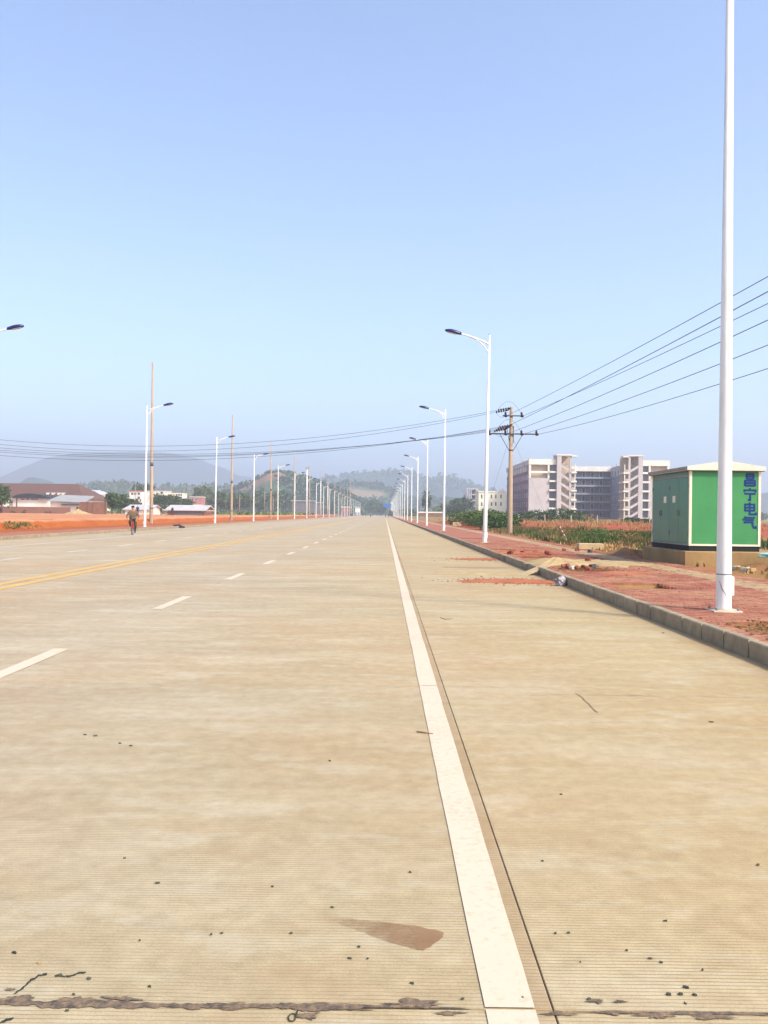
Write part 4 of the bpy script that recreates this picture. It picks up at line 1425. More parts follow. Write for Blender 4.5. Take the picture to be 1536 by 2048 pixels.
# ---------------------------------------------------------------- dormitory: two wings joined at the back
GY = 0.3
FL = [0.77 + 3.3 * k for k in range(7)]
YF, YBK = 317.0, 376.0
dorm = thing('dormitory_building', 'large six-storey pale dormitory with two stair towers and U-shaped plan', 'building', (0, 0, 0))
wm_side = win_mesh(2.0, 1.7, '-x', m_pale_glass, 1, .09)
wm_side2 = win_mesh(2.0, 1.7, '-x', m_glass, 1, .09)
wm_tall = win_mesh(1.3, 2.2, '-y', m_glass, 0, .09)
def wing(mir):
    X = (lambda x: 154.8 - x) if mir else (lambda x: x)
    def bx(name, x0, x1, y0, y1, z0, z1, m, par=dorm):
        a, b = sorted((X(x0), X(x1)))
        return MB().box(a, b, y0, y1, z0, z1).build(name, m, par)
    side = m_wall_b if mir else m_wall_p
    bx('wall', 52.3, 61.6, YF + 1.8, YBK, GY, 20.6, side)
    # blank gable wall with the two-storey loggia on top
    bx('gable_wall', 52.0, 59.4, YF, YF + 1.8, GY, 15.2, m_wall_g)
    bx('pilaster', 52.0, 52.7, YF - .1, YF + 1.8, 15.2, 20.1, m_wall_w)
    bx('pilaster', 58.8, 59.4, YF - .1, YF + 1.8, 15.2, 20.1, m_wall_w)
    bx('band', 52.7, 58.8, YF - .08, YF + .3, 17.0, 17.75, m_wall_w)
    bx('loggia_wall', 52.7, 58.8, YF + 1.2, YF + 1.79, 15.2, 20.1, m_stairw)
    bx('parapet', 51.9, 61.8, YF - .2, YF + 1.85, 20.1, 22.1, m_wall_w)
    bx('parapet', 51.9, 52.4, YF + 1.86, YBK, 20.0, 21.8, m_wall_g)
    bx('parapet', 61.4, 61.8, YF + 1.86, YBK, 20.0, 21.8, m_wall_g)
    # balcony bay
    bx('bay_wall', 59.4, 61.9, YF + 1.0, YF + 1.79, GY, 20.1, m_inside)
    for z in FL[:6]:
        bl = bx('balcony', 59.3, 62.0, YF - .7, YF + .99, z - .15, z + .5, m_wall_w)
        bx('balcony_door', 59.75, 61.3, YF + .9, YF + 1.02, z + .55, z + 2.9, m_glass)
    # stair tower
    T0, T1 = YF - 1.2, YF + 5.5
    bx('tower_wall', 61.9, 63.5, T0, T1, GY, 23.4, m_wall_g)
    bx('tower_wall', 63.5, 68.5, T1 - .3, T1, GY, 23.4, m_stairw)
    bx('tower_column', 66.4, 67.1, T0, T0 + .7, GY, 23.0, m_wall_g)
    bx('tower_column', 68.3, 68.6, T0, T0 + .3, GY, 20.4, m_wall_w)
    bx('tower_roof', 61.6, 67.3, T0 - .2, T1, 23.4, 23.8, m_wall_w)
    bx('tower_roof', 67.1, 69.2, T0 - .4, T0 + 3, 23.0, 23.5, m_wall_w)
    for i, z in enumerate(FL[:6]):
        sl = bx('landing', 67.0, 69.0, T0 - .3, T1 - .3, z - .2, z + .35, m_wall_w)
        bx('landing_rail', 67.1, 68.3, T0 - .1, T0, z + .4, z + 1.3, m_stairw, sl)
        # solid stair parapet climbing to the wall, and the flight behind climbing the other way
        for (ya, za, zb, th) in ((T0 + .1, z + .2, z + 2.0, .95), (T0 + 2.0, z + 3.3, z + 1.8, .35)):
            a, b = X(66.4), X(63.5)
            pts = [(a, za), (b, zb), (b, zb + th), (a, za + th)]
            if a > b:
                pts = pts[::-1]
            MB().prism(pts, 'y', ya, ya + .5).build('stair_flight', m_wall_g, dorm)
    # long side facade facing left
    xs = X(52.3) if not mir else X(61.6)
    n = 12
    for f, z in enumerate(FL[:6]):
        top = f == 5
        MB().box(xs - .16, xs, YF + 2, YBK - .2, z - .25, z + (.55 if not top else .45), ).build('spandrel', side, dorm)
        for k in range(n):
            yc = YF + 4.2 + (YBK - YF - 6) * (k + .5) / n
            window(wm_side if (k * 7 + f * 3) % 5 else wm_side2, dorm, (xs - .02, yc, z + 1.65))
            MB().box(xs - .22, xs, yc + 1.7, yc + 2.5, z + .552, z + 3.05).build('pier', m_wall_w if top else side, dorm)
    # roof letters, unreadable from here
    lm = MB().box(-.06, .06, -.55, .55, 0, 1.1).mesh('roof_letter', m_wall_w)
    for k in range(8):
        link('roof_letter', lm, dorm, (xs + .1, YF + 5 + k * (5.2 if mir else 4.4), 21.8))
wing(False)
wing(True)
# the block joining them, with open galleries
CX0, CX1, CY = 61.9, 92.9, 360.0
MB().box(CX0, CX1, CY + 1.6, CY + 10, GY, 20.6).build('gallery_wall', m_inside, dorm)  # dark grey here and blue-grey below paint the shade of this block
MB().box(CX0, CX1, CY - .1, CY + 2, 20.1, 22.1).build('parapet', m_wall_w, dorm)
for z in FL[:6]:
    MB().box(CX0, CX1, CY, CY + 1.59, z - .2, z + .45).build('gallery', m_wall_b, dorm)
    for k in range(8):
        xc = CX0 + 2 + k * 3.6
        window(wm_tall, dorm, (xc, CY + 1.6, z + 1.55))

# ---------------------------------------------------------------- cream two-storey building and frame building
x0, x1 = at(957, 1020, 330).x, at(1011, 1020, 330).x
zt = at(980, 982, 330).z
cr = thing('cream_building', 'small cream flat-roofed building with two rows of narrow windows', 'building', (0, 0, 0))
MB().box(x0, x1, 330, 342, 0, zt - .5).build('wall', m_wall_c, cr)
MB().box(x0 - .2, x1 + .2, 329.8, 342.2, zt - .5, zt).build('parapet', m_wall_w, cr)
MB().box(x1 - 1.8, x1 - .4, 332, 334, zt, zt + 1.0).build('roof_tank', m_wall_w, cr)
wm_n = win_mesh(.62, 1.5, '-y', m_glass, 0, .06)
for py in (993, 1008):
    for px in (963.5, 973, 983, 991.5, 1002):
        p = at(px, py, 330)
        window(wm_n, cr, (p.x, 330, p.z))
d = 480
x0, x1 = at(933, 1020, d).x, at(956, 1020, d).x
zt = at(944, 976, d).z
fb = thing('frame_building', 'narrow unfinished grey concrete frame building with open floors', 'building', (0, 0, 0))
m_frame = M('raw_frame_concrete', (196, 192, 196), (178, 176, 182), .5)
xs = [x0, x0 + 1.2, x0 + 2.2, x1 - 1.2, x1 - .5]
for yy in (d, d + 8):
    for x in xs:
        MB().box(x, x + .5, yy, yy + .5, 0, zt).build('column', m_frame, fb)
for k in range(5):
    MB().box(x0 + 2.0, x1, d + .05, d + 8.6, 3.2 * k + 2.9, 3.2 * k + 3.4).build('floor_slab', m_frame, fb)
MB().box(x0 + 2, x1 - .1, d + 5, d + 5.3, 0, zt - 1).build('rear_wall', m_inside, fb)
MB().box(x0, x0 + 1.7, d + .55, d + 6, 0, zt - .5).build('side_wall', m_frame, fb)

# ---------------------------------------------------------------- left-hand workshops and farmhouses
def gable(name, label, x0, x1, y0, y1, z0, ze, zr, wall, roof, along='x', over=.4, wins=(), cat='building', group=None, hip=0.0):
    o = thing(name, label, cat, ((x0 + x1) / 2, y0, z0), 0, group)
    cx = (x0 + x1) / 2
    L = lambda x: x - cx
    T = lambda y: y - y0
    Z = lambda z: z - z0
    if along == 'x':
        ym = (y0 + y1) / 2
        MB().prism([(T(y0), 0), (T(y1), 0), (T(y1), Z(ze)), (T(ym), Z(zr) - .1 if not hip else Z(ze)), (T(y0), Z(ze))], 'x', L(x0), L(x1)).build('wall', wall, o)
        a, b = T(y0) - over, T(y1) + over
        zl = Z(ze) - .1
        vs = [(L(x0) - over, a, zl), (L(x1) + over, a, zl), (L(x1) + over, b, zl), (L(x0) - over, b, zl), (L(x0) - over + hip, T(ym), Z(zr)), (L(x1) + over - hip, T(ym), Z(zr))]
        vs += [(v[0], v[1], v[2] + .16) for v in vs]
        fs = [(0, 1, 5, 4)[::-1], (2, 3, 4, 5)[::-1], (6, 7, 11, 10), (8, 9, 10, 11), (0, 1, 7, 6), (2, 3, 9, 8), (1, 2, 8, 7), (3, 0, 6, 9)]
        fs += [(7, 8, 11), (9, 6, 10), (1, 5, 2), (3, 4, 0)] if hip else [(1, 5, 11, 7), (5, 2, 8, 11), (3, 4, 10, 9), (4, 0, 6, 10)]
        MB().add(vs, fs).build('roof', roof, o)
    else:
        MB().prism([(L(x0), 0), (L(x1), 0), (L(x1), Z(ze)), (0, Z(zr) - .1), (L(x0), Z(ze))], 'y', 0, T(y1)).build('wall', wall, o)
        s = (Z(zr) - Z(ze)) / (L(x1))
        e = L(x1) + over
        pr = [(-e, Z(zr) - s * e), (0, Z(zr)), (e, Z(zr) - s * e), (e, Z(zr) - s * e + .15), (0, Z(zr) + .15), (-e, Z(zr) - s * e + .15)]
        MB().prism(pr, 'y', -over, T(y1) + over).build('roof', roof, o)
    for (xx, zz_, w, h, m) in wins:
        wm = win_mesh(w, h, '-y', m, 0, .08)
        window(wm, o, (L(xx), 0, Z(zz_)))
    return o
def px_x(px, d): return at(px, 1022, d).x
def px_z(px, py, d): return at(px, py, d).z
gz = .55
# hall with the big brown roof
d = 245
gable('hall', 'long hall with a huge brown tiled roof at the left edge', px_x(-140, d), px_x(162, d), d, d + 26, gz, px_z(60, 997, d), px_z(60, 968, d + 13), m_wall_w, m_roof_br, 'x', .6, hip=6.0)
# white workshop with dark curved roof in front
d = 214
xa, xb = px_x(12, d), px_x(97, d)
ws = thing('workshop', 'low white workshop with a dark shallow arched roof', 'building', (0, d, gz))
zt = px_z(50, 996, d) - gz
MB().box(px_x(14, d), xb, 0, 9, 0, zt).build('wall', m_wall_w, ws)
xr0, xr1 = px_x(27, d), px_x(98, d)
prof = [(xr0 - .3, zt)] + [(xr0 + (xr1 - xr0) * t / 10 - .3 + .6 * t / 10, zt + .12 + (px_z(60, 988, d) - gz - zt) * math.sin(PI * (t / 10) ** .85) ** .8) for t in range(11)] + [(xr1 + .3, zt)]
MB().prism(prof, 'y', -.8, 9.4).build('roof', m_roof_dk, ws)
MB().box(px_x(22, d), px_x(26, d), -.08, .05, 0, zt - .5).build('doorway', m_roof_gr, ws)
MB().box(px_x(33, d), px_x(34, d), -.25, -.02, 0, zt - .1).build('downpipe', m_roof_dk, ws)
wmv = win_mesh(1.0, .35, '-y', m_glass, 0, .05)
for px in (45, 55, 65, 72):
    window(wmv, ws, (px_x(px, d), 0, px_z(px, 998.5, d) - gz))
# annex on the right with grey lean-to roof
d = 205
an = thing('annex', 'pale annex with a long grey sheet roof right of the workshop', 'building', (0, d, gz))
x0, x1 = px_x(97, d), px_x(158, d)
zt = px_z(120, 1002, d) - gz
MB().box(x0, x1, 1.0, 10, 0, zt).build('wall', m_wall_w, an)
MB().add([(x0 - .5, .2, zt - .1), (x1 + 1.2, .2, zt - .35), (x1 + .4, 9.5, zt + 1.25), (x0 - .5, 9.5, zt + 1.5), (x0 - .5, .2, zt + .05), (x1 + 1.2, .2, zt - .2), (x1 + .4, 9.5, zt + 1.4), (x0 - .5, 9.5, zt + 1.65)], [(3, 2, 1, 0), (4, 5, 6, 7), (0, 1, 5, 4), (1, 2, 6, 5), (2, 3, 7, 6), (3, 0, 4, 7)]).build('roof', m_roof_gr, an)
MB().box(px_x(121, d), px_x(157, d), .2, 1.02, zt - .95, zt - .75).build('canopy', m_roof_dk, an)
def roof_spot(px, py):
    y0_, ze_, zr_ = 245.0, px_z(60, 997, 245), px_z(60, 968, 258)
    y = y0_
    while y < 258 and at(px, py, y).z > ze_ + (zr_ - ze_) * (y - y0_) / 13:
        y += .05
    p = at(px, py, y)
    p.z -= .15
    return p
for px in (95, 106, 117.5, 126):
    dm = thing('roof_vent', ['first', 'second', 'third', 'fourth'][[95, 106, 117.5, 126].index(px)] + ' small white roof vent from the left on the brown-roofed hall', 'vent', roof_spot(px, 990), 0, 'white roof vents on the brown roof')
    MB().box(-.32, .32, -.4, 1.4, 0, .85).build('box', m_wall_w, dm)
    MB().box(-.4, .4, -.5, 1.5, .85, .95).build('cap', m_roof_gr, dm)
# white gabled house with pale blue shed beside it
d = 285
gable('gabled_house', 'small white gable-fronted house behind the brick wall', px_x(176, d), px_x(199, d), d, d + 10, gz - .2, px_z(188, 989, d), px_z(188, 982, d), m_wall_w, m_roof_wh, 'y', .15)
d = 300
gable('blue_roof_shed', 'shed with a pale blue sheet roof left of the white gabled house', px_x(143, d), px_x(190, d), d, d + 10, gz - .2, px_z(165, 989, d), px_z(165, 980, d), m_wall_w, m_roof_bl, 'x', .3)
# walls
d = 190
o = MB().box(px_x(-60, d), px_x(140, d), d, d + .3, .4, px_z(60, 1013.5, d)).build('boundary_wall', m_pinkwall)
tag(o, 'long low pinkish boundary wall in front of the white workshop', 'wall')
d = 183
bw = thing('brick_wall', 'brown brick wall panel between sand heap and dark tree', 'wall', (0, d, .4))
MB().box(px_x(158, d), px_x(213, d), 0, .35, 0, px_z(190, 1004, d) - .4).build('panel', m_brick, bw)
for px in (176, 187, 212):
    MB().box(px_x(px, d) - .12, px_x(px, d) + .12, -.14, 0, 0, px_z(190, 1003.5, d) - .4).build('pier', m_brick, bw)
# pale-roofed sheds at the back of the field
d = 205
gable('shed', 'pale-roofed shed behind the cyclist', px_x(250, d), px_x(297, d), d, d + 12, gz, px_z(275, 1019, d), px_z(275, 1010.5, d + 6), m_wall_w, m_roof_wh, 'x', .5)
d = 178
sh = gable('shed', 'long low shed with pale sheet roof between the two left lamps', px_x(335, d), px_x(408, d), d, d + 9, gz, px_z(370, 1020.5, d), px_z(370, 1011.5, d + 4), m_brick, m_roof_wh, 'x', .5)
for k in range(8):
    MB().box(px_x(352 + 7 * k, d) - sh.location.x - .3, px_x(352 + 7 * k, d) - sh.location.x + .3, -.05, .06, .1, px_z(370, 1021.8, d) - gz).build('opening', m_inside, sh)
# farmhouses
d = 400
def flat_house(label, pa, pb, top, d, wall, rows, roof=None, name='farmhouse'):
    x0, x1 = px_x(pa, d), px_x(pb, d)
    zt = px_z((pa + pb) / 2, top, d)
    o = thing(name, label, 'house', ((x0 + x1) / 2, d, 0), 0, 'farmhouses beyond the left field')
    hw = (x1 - x0) / 2
    MB().box(-hw, hw, 0, 9, -.1, zt - .35).build('wall', wall, o)
    MB().box(-hw - .25, hw + .25, -.25, 9.25, zt - .35, zt).build('parapet' if roof is None else 'roof', roof or wall, o)
    for (px, py, w, h) in rows:
        wm = win_mesh(w, h, '-y', m_glass, 0, .1)
        window(wm, o, (px_x(px, d) - (x0 + x1) / 2, 0, px_z(px, py, d)))
    return o
o = flat_house('two-storey house with a pink tiled roof left of the lamp', 258, 282, 981, 400, m_wall_w, [(264, 987.5, 1.2, 1.2), (270, 987.5, 1.2, 1.2), (277, 987.5, 1.2, 1.2), (277, 996, 1.2, 1.4)], m_roof_pk)
flat_house('big white flat-roofed farmhouse behind the rounded trees', 292, 333, 981.5, 420, m_wall_w, [(314, 988, 1.2, 1.2), (323, 985, 1.3, 1.3)])
flat_house('cream farmhouse with two rows of windows right of the white one', 333, 365, 986, 430, m_wall_c, [(353, 990, 1, 1), (357.5, 990, 1, 1), (362, 990, 1, 1), (353, 995.5, 1, 1), (357.5, 995.5, 1, 1), (362, 995.5, 1, 1)])
o = flat_house('small house with stepped balconies left of the second lamp', 379, 403, 993, 450, m_roof_pk, [(385, 999, 1.2, 1.2), (392, 999, 1.2, 1.2)], m_wall_w)
MB().box(-1, 4, -1.2, 0, 4.6, 5.1).build('balcony', m_wall_c, o)
MB().box(-3, 3.4, -.9, 0, 2.1, 2.6).build('balcony', m_wall_c, o)
# far low buildings by the road
def low(label, pa, pb, top, d, wall, roof):
    x0, x1 = px_x(pa, d), px_x(pb, d)
    zt = px_z((pa + pb) / 2, top, d)
    o = thing('roadside_building', label, 'building', ((x0 + x1) / 2, d, -.1), 0, 'low buildings far along the road')
    hw = (x1 - x0) / 2
    MB().box(-hw, hw, 0, 10, 0, zt - .5).build('wall', wall, o)
    MB().box(-hw - .6, hw + .6, -.6, 10.6, zt - .5, zt).build('roof', roof, o)
    for k in range(max(2, int(hw / 3))):
        xx = -hw + (2 * hw) * (k + .5) / max(2, int(hw / 3))
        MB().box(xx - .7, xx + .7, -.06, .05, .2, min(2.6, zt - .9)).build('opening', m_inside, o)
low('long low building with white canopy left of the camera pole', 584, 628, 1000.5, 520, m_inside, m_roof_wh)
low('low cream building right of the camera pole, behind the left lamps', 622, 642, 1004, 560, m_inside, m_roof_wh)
low('pinkish low building behind the left lamps near the crossarm pole', 684, 700, 1013, 600, m_roof_pk, m_wall_c)
low('pale flat-roofed booth at the left end of the road', 710, 720, 1013, 690, m_wall_w, m_roof_wh)
o = MB().box(px_x(836, 400), px_x(884, 400), 400, 400.4, -.1, px_z(860, 1026, 400)).build('panel', m_brick)
fw = thing('boundary_wall', 'long low wall with cream coping far behind the right lamps', 'wall')
o.parent = fw
MB().box(px_x(835, 400), px_x(885, 400), 399.8, 400.6, px_z(860, 1026, 400), px_z(860, 1023.5, 400)).build('coping', m_wall_c, fw)
m_sign = M('sign_blue', (50, 110, 190), (44, 100, 176), .5)
sg = thing('road_sign', 'blue rectangular road sign above the far end of the road', 'sign', (px_x(773.5, 480), 480, 0))
MB().tube([(1.7, 0, -.1), (1.7, 0, px_z(770, 1007, 480))], .09, 8).build('post', m_steel, sg)
MB().box(-1.5, 1.75, -.2, -.1, px_z(770, 1014.5, 480), px_z(770, 1007.5, 480)).build('board', m_sign, sg)
# ================================================================== heaps, pits and litter
def heap(name, label, cx, cy, z0, rx, ry, h, mat, seed, cat='heap', group=None, pw=1.0, n=64):
    vs, fs = [(0, 0, h)], []
    rings = 9
    for r in range(1, rings + 1):
        t = r / rings
        for k in range(n):
            a = 2 * PI * k / n
            e = 1 + .38 * fbm(math.cos(a) * 1.6 + seed, math.sin(a) * 1.6, seed) + .30 * fbm(math.cos(a) * 6 + seed, math.sin(a) * 6, seed) + .18 * fbm(math.cos(a) * 21 + seed, math.sin(a) * 21, seed)
            zz_ = h * max(0, (1 - t ** pw)) * (1 + .5 * fbm(math.cos(a) * t * 2 + seed, math.sin(a) * t * 2, 4)) - (.01 if r == rings else 0)
            vs.append((math.cos(a) * rx * e * t, math.sin(a) * ry * e * t, zz_ + .006))
    for k in range(n):
        fs.append((0, 1 + k, 1 + (k + 1) % n))
    for r in range(rings - 1):
        for k in range(n):
            a, b = 1 + r * n + k, 1 + r * n + (k + 1) % n
            fs.append((a, a + n, b + n, b))
    o = MB().add(vs, fs, 0, True).build(name, mat, None, (cx, cy, z0))
    return tag(o, label, cat, group)
gs = 'soil and sand heaps by the right kerb'
heap('soil_spill', 'wide red soil spill on the road against the kerb', 2.95, 19.9, 0, 1.15, .62, .05, m_soil_red, 1.2, 'soil', gs, 1.5)
heap('soil_spill', 'thin tan sand smear on the road beyond the red spill', 2.6, 22.6, 0, 1.5, .45, .018, m_sand, 3.2, 'sand', gs, 1.5)
heap('soil_spill', 'farther narrow red soil streak on the road by the kerb', 3.15, 29.6, 0, .95, .55, .03, m_soil_red, 5.2, 'soil', gs, 1.5)
heap('soil_spill', 'dusty brown smear on the road before the farther red streak', 2.6, 25.0, 0, 1.0, .35, .012, m_mud, 6.7, 'soil', gs, 1.5)
heap('sand_heap', 'low yellow sand heap on the pavement beside the kerb', 4.85, 24.3, PZ, .95, 1.0, .17, m_sand, 7.3, 'sand', gs, 1.3)
heap('sand_heap', 'flat tan sand spread over the pavement behind the sand heap', 6.2, 25.2, PZ, 1.1, 1.9, .035, m_sand, 8.4, 'sand', gs, 1.6)
heap('soil_heap', 'small red soil heap on the pavement beyond the sand', 4.75, 31.0, PZ, .75, .9, .10, m_soil_red, 9.9, 'soil', gs, 1.2)
heap('soil_heap', 'low red soil heap beside the tree pit, right of the plastic bag', 5.6, 20.4, PZ, .6, .55, .04, m_soil_red, 11.2, 'soil', gs, 1.3)
heap('soil_heap', 'brown weedy soil heap at the far right of the pavement edge', 10.2, 22.6, .1, 1.5, .9, .30, m_soil_brown, 13.1, 'soil', gs, 1.2)
heap('soil_heap', 'crumbly brown soil in the nearest tree pit, right of lamp foot', 5.05, 10.45, .05, .62, .6, .14, m_soil_brown, 15.0, 'soil', gs, 1.1)
heap('sand_heap', 'yellow sand heap in front of the far brick wall', px_x(153, 176), 176, .65, 2.6, 2.0, 1.0, m_sand, 17.0, 'sand', None, 1.0)
heap('soil_heap', 'brown soil heap at the left foot of the green cabinet plinth', 8.55, 30.5, .12, .9, 2.2, .30, m_soil_brown, 19.0, 'soil', gs, 1.2)

rb = random.Random(77)
def clods(name, cx, cy, rx, ry, z, n, mat):
    mb = MB()
    for _ in range(n):
        a, t = rb.uniform(0, 2 * PI), abs(rb.gauss(0, .55))
        x, y = cx + math.cos(a) * rx * t, cy + math.sin(a) * ry * t
        if (z < .1 and x > 3.88) or (z > .1 and x < 4.12):
            continue
        q = rb.uniform(.006, .02)
        mb.box(x - q, x + q, y - q, y + q * .8, z, z + q * rb.uniform(.5, 1.2))
    return stuff(mb.build(name, mat))
clods('loose_soil', 3.0, 19.9, 1.35, .9, .002, 900, m_soil_red)
clods('loose_soil', 3.1, 29.6, 1.1, 1.0, .002, 500, m_soil_red)
clods('loose_soil', 5.0, 30.5, 1.6, 2.0, PZ, 700, m_soil_red)
clods('loose_soil', 5.2, 21.6, 1.6, 1.4, PZ, 700, m_soil_brown)
clods('loose_soil', 5.0, 10.4, 1.1, 1.0, PZ, 500, m_soil_brown)
clods('loose_sand', 5.2, 24.6, 1.8, 2.2, PZ, 900, m_sand)
def chunk(label, name, loc, s, mat, cat, group):
    bm = bmesh.new()
    bmesh.ops.create_cube(bm, size=1)
    bmesh.ops.bevel(bm, geom=list(bm.edges), offset=.12, segments=1, affect='EDGES')
    for v in bm.verts:
        v.co.x *= s[0] * (1 + rb.uniform(-.15, .15)); v.co.y *= s[1] * (1 + rb.uniform(-.15, .15)); v.co.z *= s[2] * (1 + rb.uniform(-.15, .15))
    me = bpy.data.meshes.new(name)
    bm.to_mesh(me); bm.free()
    me.materials.append(mat)
    o = link(name, me, None, loc)
    o.rotation_euler = (rb.gauss(0, .2), rb.gauss(0, .2), rb.uniform(0, 3))
    return tag(o, label, cat, group)
gb = 'broken bricks lying on the right pavement'
for (px, py) in [(1127, 1136), (1131, 1134), (1136, 1138), (1148, 1139), (1169, 1137), (1174, 1139), (1178, 1142)]:
    p = ground(px, py, PZ)
    chunk('broken red brick in the line of rubble between sand heap and plastic bag', 'brick', p + Vector((0, 0, .04)), (.2, .11, .08), m_rubble_brick, 'brick', gb)
for (px, py) in [(1024, 1104), (1032, 1106), (1046, 1107), (1070, 1107), (1095, 1108), (1098, 1110), (1020, 1108)]:
    p = ground(px, py, PZ)
    chunk('broken red brick on or beside the small red soil heap beyond the sand', 'brick', p + Vector((0, 0, .05)), (.22, .12, .10), m_rubble_brick, 'brick', gb)
m_darkstone = M('dark_stone', (74, 70, 66), (60, 56, 54), 6)
m_palestone = M('pale_stone', (206, 196, 180), (190, 178, 160), 6)
for (px, py, s, m, lab) in [(1185, 1138, .17, m_darkstone, 'square dark stone block among the bricks near the sand heap'), (1154, 1102, .16, m_rubble_brick, 'single brick standing at the edge of the tan paving strip'), (1176, 1124, .16, m_rubble_brick, 'single upright brick at the right end of the sand heap'), (1128, 1102, .14, m_rubble_brick, 'single brick lying left of the brick on the tan strip'), (1180, 1105, .15, m_darkstone, 'grey stone in the shade left of the green cabinet'), (1144, 1139, .13, m_palestone, 'white stone among the red bricks near the sand heap')]:
    p = ground(px, py, PZ)
    chunk(lab, 'brick' if m is m_rubble_brick else 'stone', p + Vector((0, 0, s * .3)), (s, s * .8, s * .8), m, 'brick' if m is m_rubble_brick else 'stone', gb)
# rubble along the edge of the verge
for k, (px, py) in enumerate([(1480, 1141), (1490, 1143), (1502, 1144), (1472, 1140), (1398, 1128), (1392, 1127), (1350, 1124), (1340, 1122)]):
    p = ground(px, py, .17)
    chunk('small pale stone in the row at the foot of the cabinet plinth', 'stone', p + Vector((0, 0, .04)), (.2, .14, .12), m_palestone if k % 2 else m_plinth, 'stone', 'stones at the foot of the plinth')
# weeds in the nearest pit
bush('small green weed growing in the nearest tree pit right of the lamp', (5.35, 10.9, .10), .26, .16, 130, .03, m_leaf_dark, 201, 'weed', 'weeds')
bush('dry olive weeds in front of the nearest tree pit weed', (5.0, 10.2, .10), .18, .22, 120, .03, m_leaf_olive, 202, 'weed', 'weeds')

# crumpled plastic bag at the kerb
def bag(name, label, loc, s, mat, seed):
    bm = bmesh.new()
    bmesh.ops.create_icosphere(bm, subdivisions=3, radius=1)
    for v in bm.verts:
        n_ = fbm(v.co.x * 1.7 + seed, v.co.y * 1.7, v.co.z * 1.7) + .5 * abs(fbm(v.co.x * 4 + seed, v.co.y * 4, v.co.z * 4))
        v.co *= 1 + .45 * n_
        v.co.x *= s[0]; v.co.y *= s[1]; v.co.z = max(-.45, v.co.z) * s[2] + .45 * s[2]
    me = bpy.data.meshes.new(name)
    bm.to_mesh(me); bm.free()
    me.materials.append(mat)
    return tag(link(name, me, None, loc), label, 'bag')
m_bag = M('thin_plastic_bag', (140, 132, 134), (118, 110, 116), 8, rough=.35, spec=.5)
m_bagblue = M('teal_plastic', (96, 170, 160), (190, 206, 196), 7, rough=.35)
m_bagblack = M('black_plastic', (30, 30, 34), (44, 42, 44), 5, rough=.4)
bag('plastic_bag', 'crumpled pale plastic bag lying against the right kerb', (3.80, 18.9, .0), (.13, .12, .13), m_bag, 3.1)
bag('plastic_bag', 'teal and white plastic rubbish at the far right of the plinth', (10.75, 24.3, .42), (.34, .2, .10), m_bagblue, 5.7)
p = ground(356, 1056)
bag('rubbish_bag', 'black rubbish bag with white end at the left kerb', (p.x, p.y, 0), (.55, .3, .2), m_bagblack, 8.2)
# board leaning over the kerb
p = ground(1063, 1143, .1)
o = MB().box(-.5, .5, -.16, .16, -.012, .012).build('plank', m_concrete, None, (3.82, 22.3, .115))
o.rotation_euler = (0, R(-16), R(32))
tag(o, 'short pale board leaning on the kerb beside the sand heap', 'board')

# crumbs and leaves on the near concrete
m_crumb = M('dark_crumb', (58, 66, 56), (80, 78, 62), 30, rnd=.3)
m_crumbtan = M('tan_crumb', (160, 136, 84), (140, 116, 70), 30)
CR_ = [(28, 1906, 16), (78, 1927, 14), (178, 1958, 14), (120, 1951, 12), (315, 1767, 12), (422, 1870, 7), (444, 1867, 7), (300, 1974, 10), (280, 1882, 6), (545, 1774, 6), (249, 1717, 7), (240, 1487, 9), (262, 1492, 9), (820, 1745, 8), (718, 1894, 7), (700, 1917, 11), (735, 1918, 6), (824, 1967, 12), (582, 1867, 8), (925, 1998, 9), (1110, 1867, 9), (1136, 1866, 10), (1330, 1842, 12), (1422, 1444, 12), (1122, 1589, 8), (1300, 1917, 12), (1322, 1925, 10), (1372, 1975, 16), (1360, 1988, 14), (1388, 1990, 12), (1336, 1989, 12), (1404, 1940, 6), (1253, 1901, 7), (1160, 1924, 5), (1515, 1730, 10), (1370, 2007, 10), (660, 1522, 8), (665, 1815, 10), (135, 2022, 10), (148, 1990, 8), (190, 1472, 12), (170, 1470, 10), (1045, 1996, 6), (1178, 1999, 12), (1085, 1722, 8), (1326, 1266, 10)]
for k, (px, py, w) in enumerate(CR_):
    p = ground(px, py)
    s = w * p.y / F / 2 * .9
    mb = MB()
    nn = 9
    el = .3 + .4 * rb.random()
    top, bot = [], []
    for i in range(nn):
        a = 2 * PI * i / nn
        q = s * (.6 + .55 * rb.random())
        top.append((math.cos(a) * q * .8, math.sin(a) * q * el * .8, .0035 + .004 * rb.random()))
        bot.append((math.cos(a) * q, math.sin(a) * q * el, .0005))
    mb.add(bot + top, [tuple(range(nn, 2 * nn))] + [(i, (i + 1) % nn, nn + (i + 1) % nn, nn + i) for i in range(nn)])
    tan_ = k == 1
    o = mb.build('crumb', m_crumbtan if tan_ else m_crumb, None, (p.x, p.y, .001))
    o.rotation_euler = (0, 0, rb.uniform(-.4, .4))
    tag(o, 'tan leaf scrap near the cracked slab corner, bottom left' if tan_ else 'small dark crumb of dirt lying on the concrete road', 'debris', None if tan_ else 'dark crumbs scattered on the near concrete')
m_twig = M('twig_brown', (140, 110, 80), (120, 92, 66), 10)
for (pts, lab) in (([(833, 1465), (845, 1466), (866, 1469)], 'short thin twig touching the left edge of the white line'), ([(880, 1236), (890, 1239), (905, 1238)], 'thin curved brown line on the road right of the white line')):  # the second tube draws a thin curved mark
    P = [ground(a, b) + Vector((0, 0, .007)) for a, b in pts]
    tag(MB().tube(P, [.004, .006, .003], 6).build('twig', m_twig), lab, 'twig')
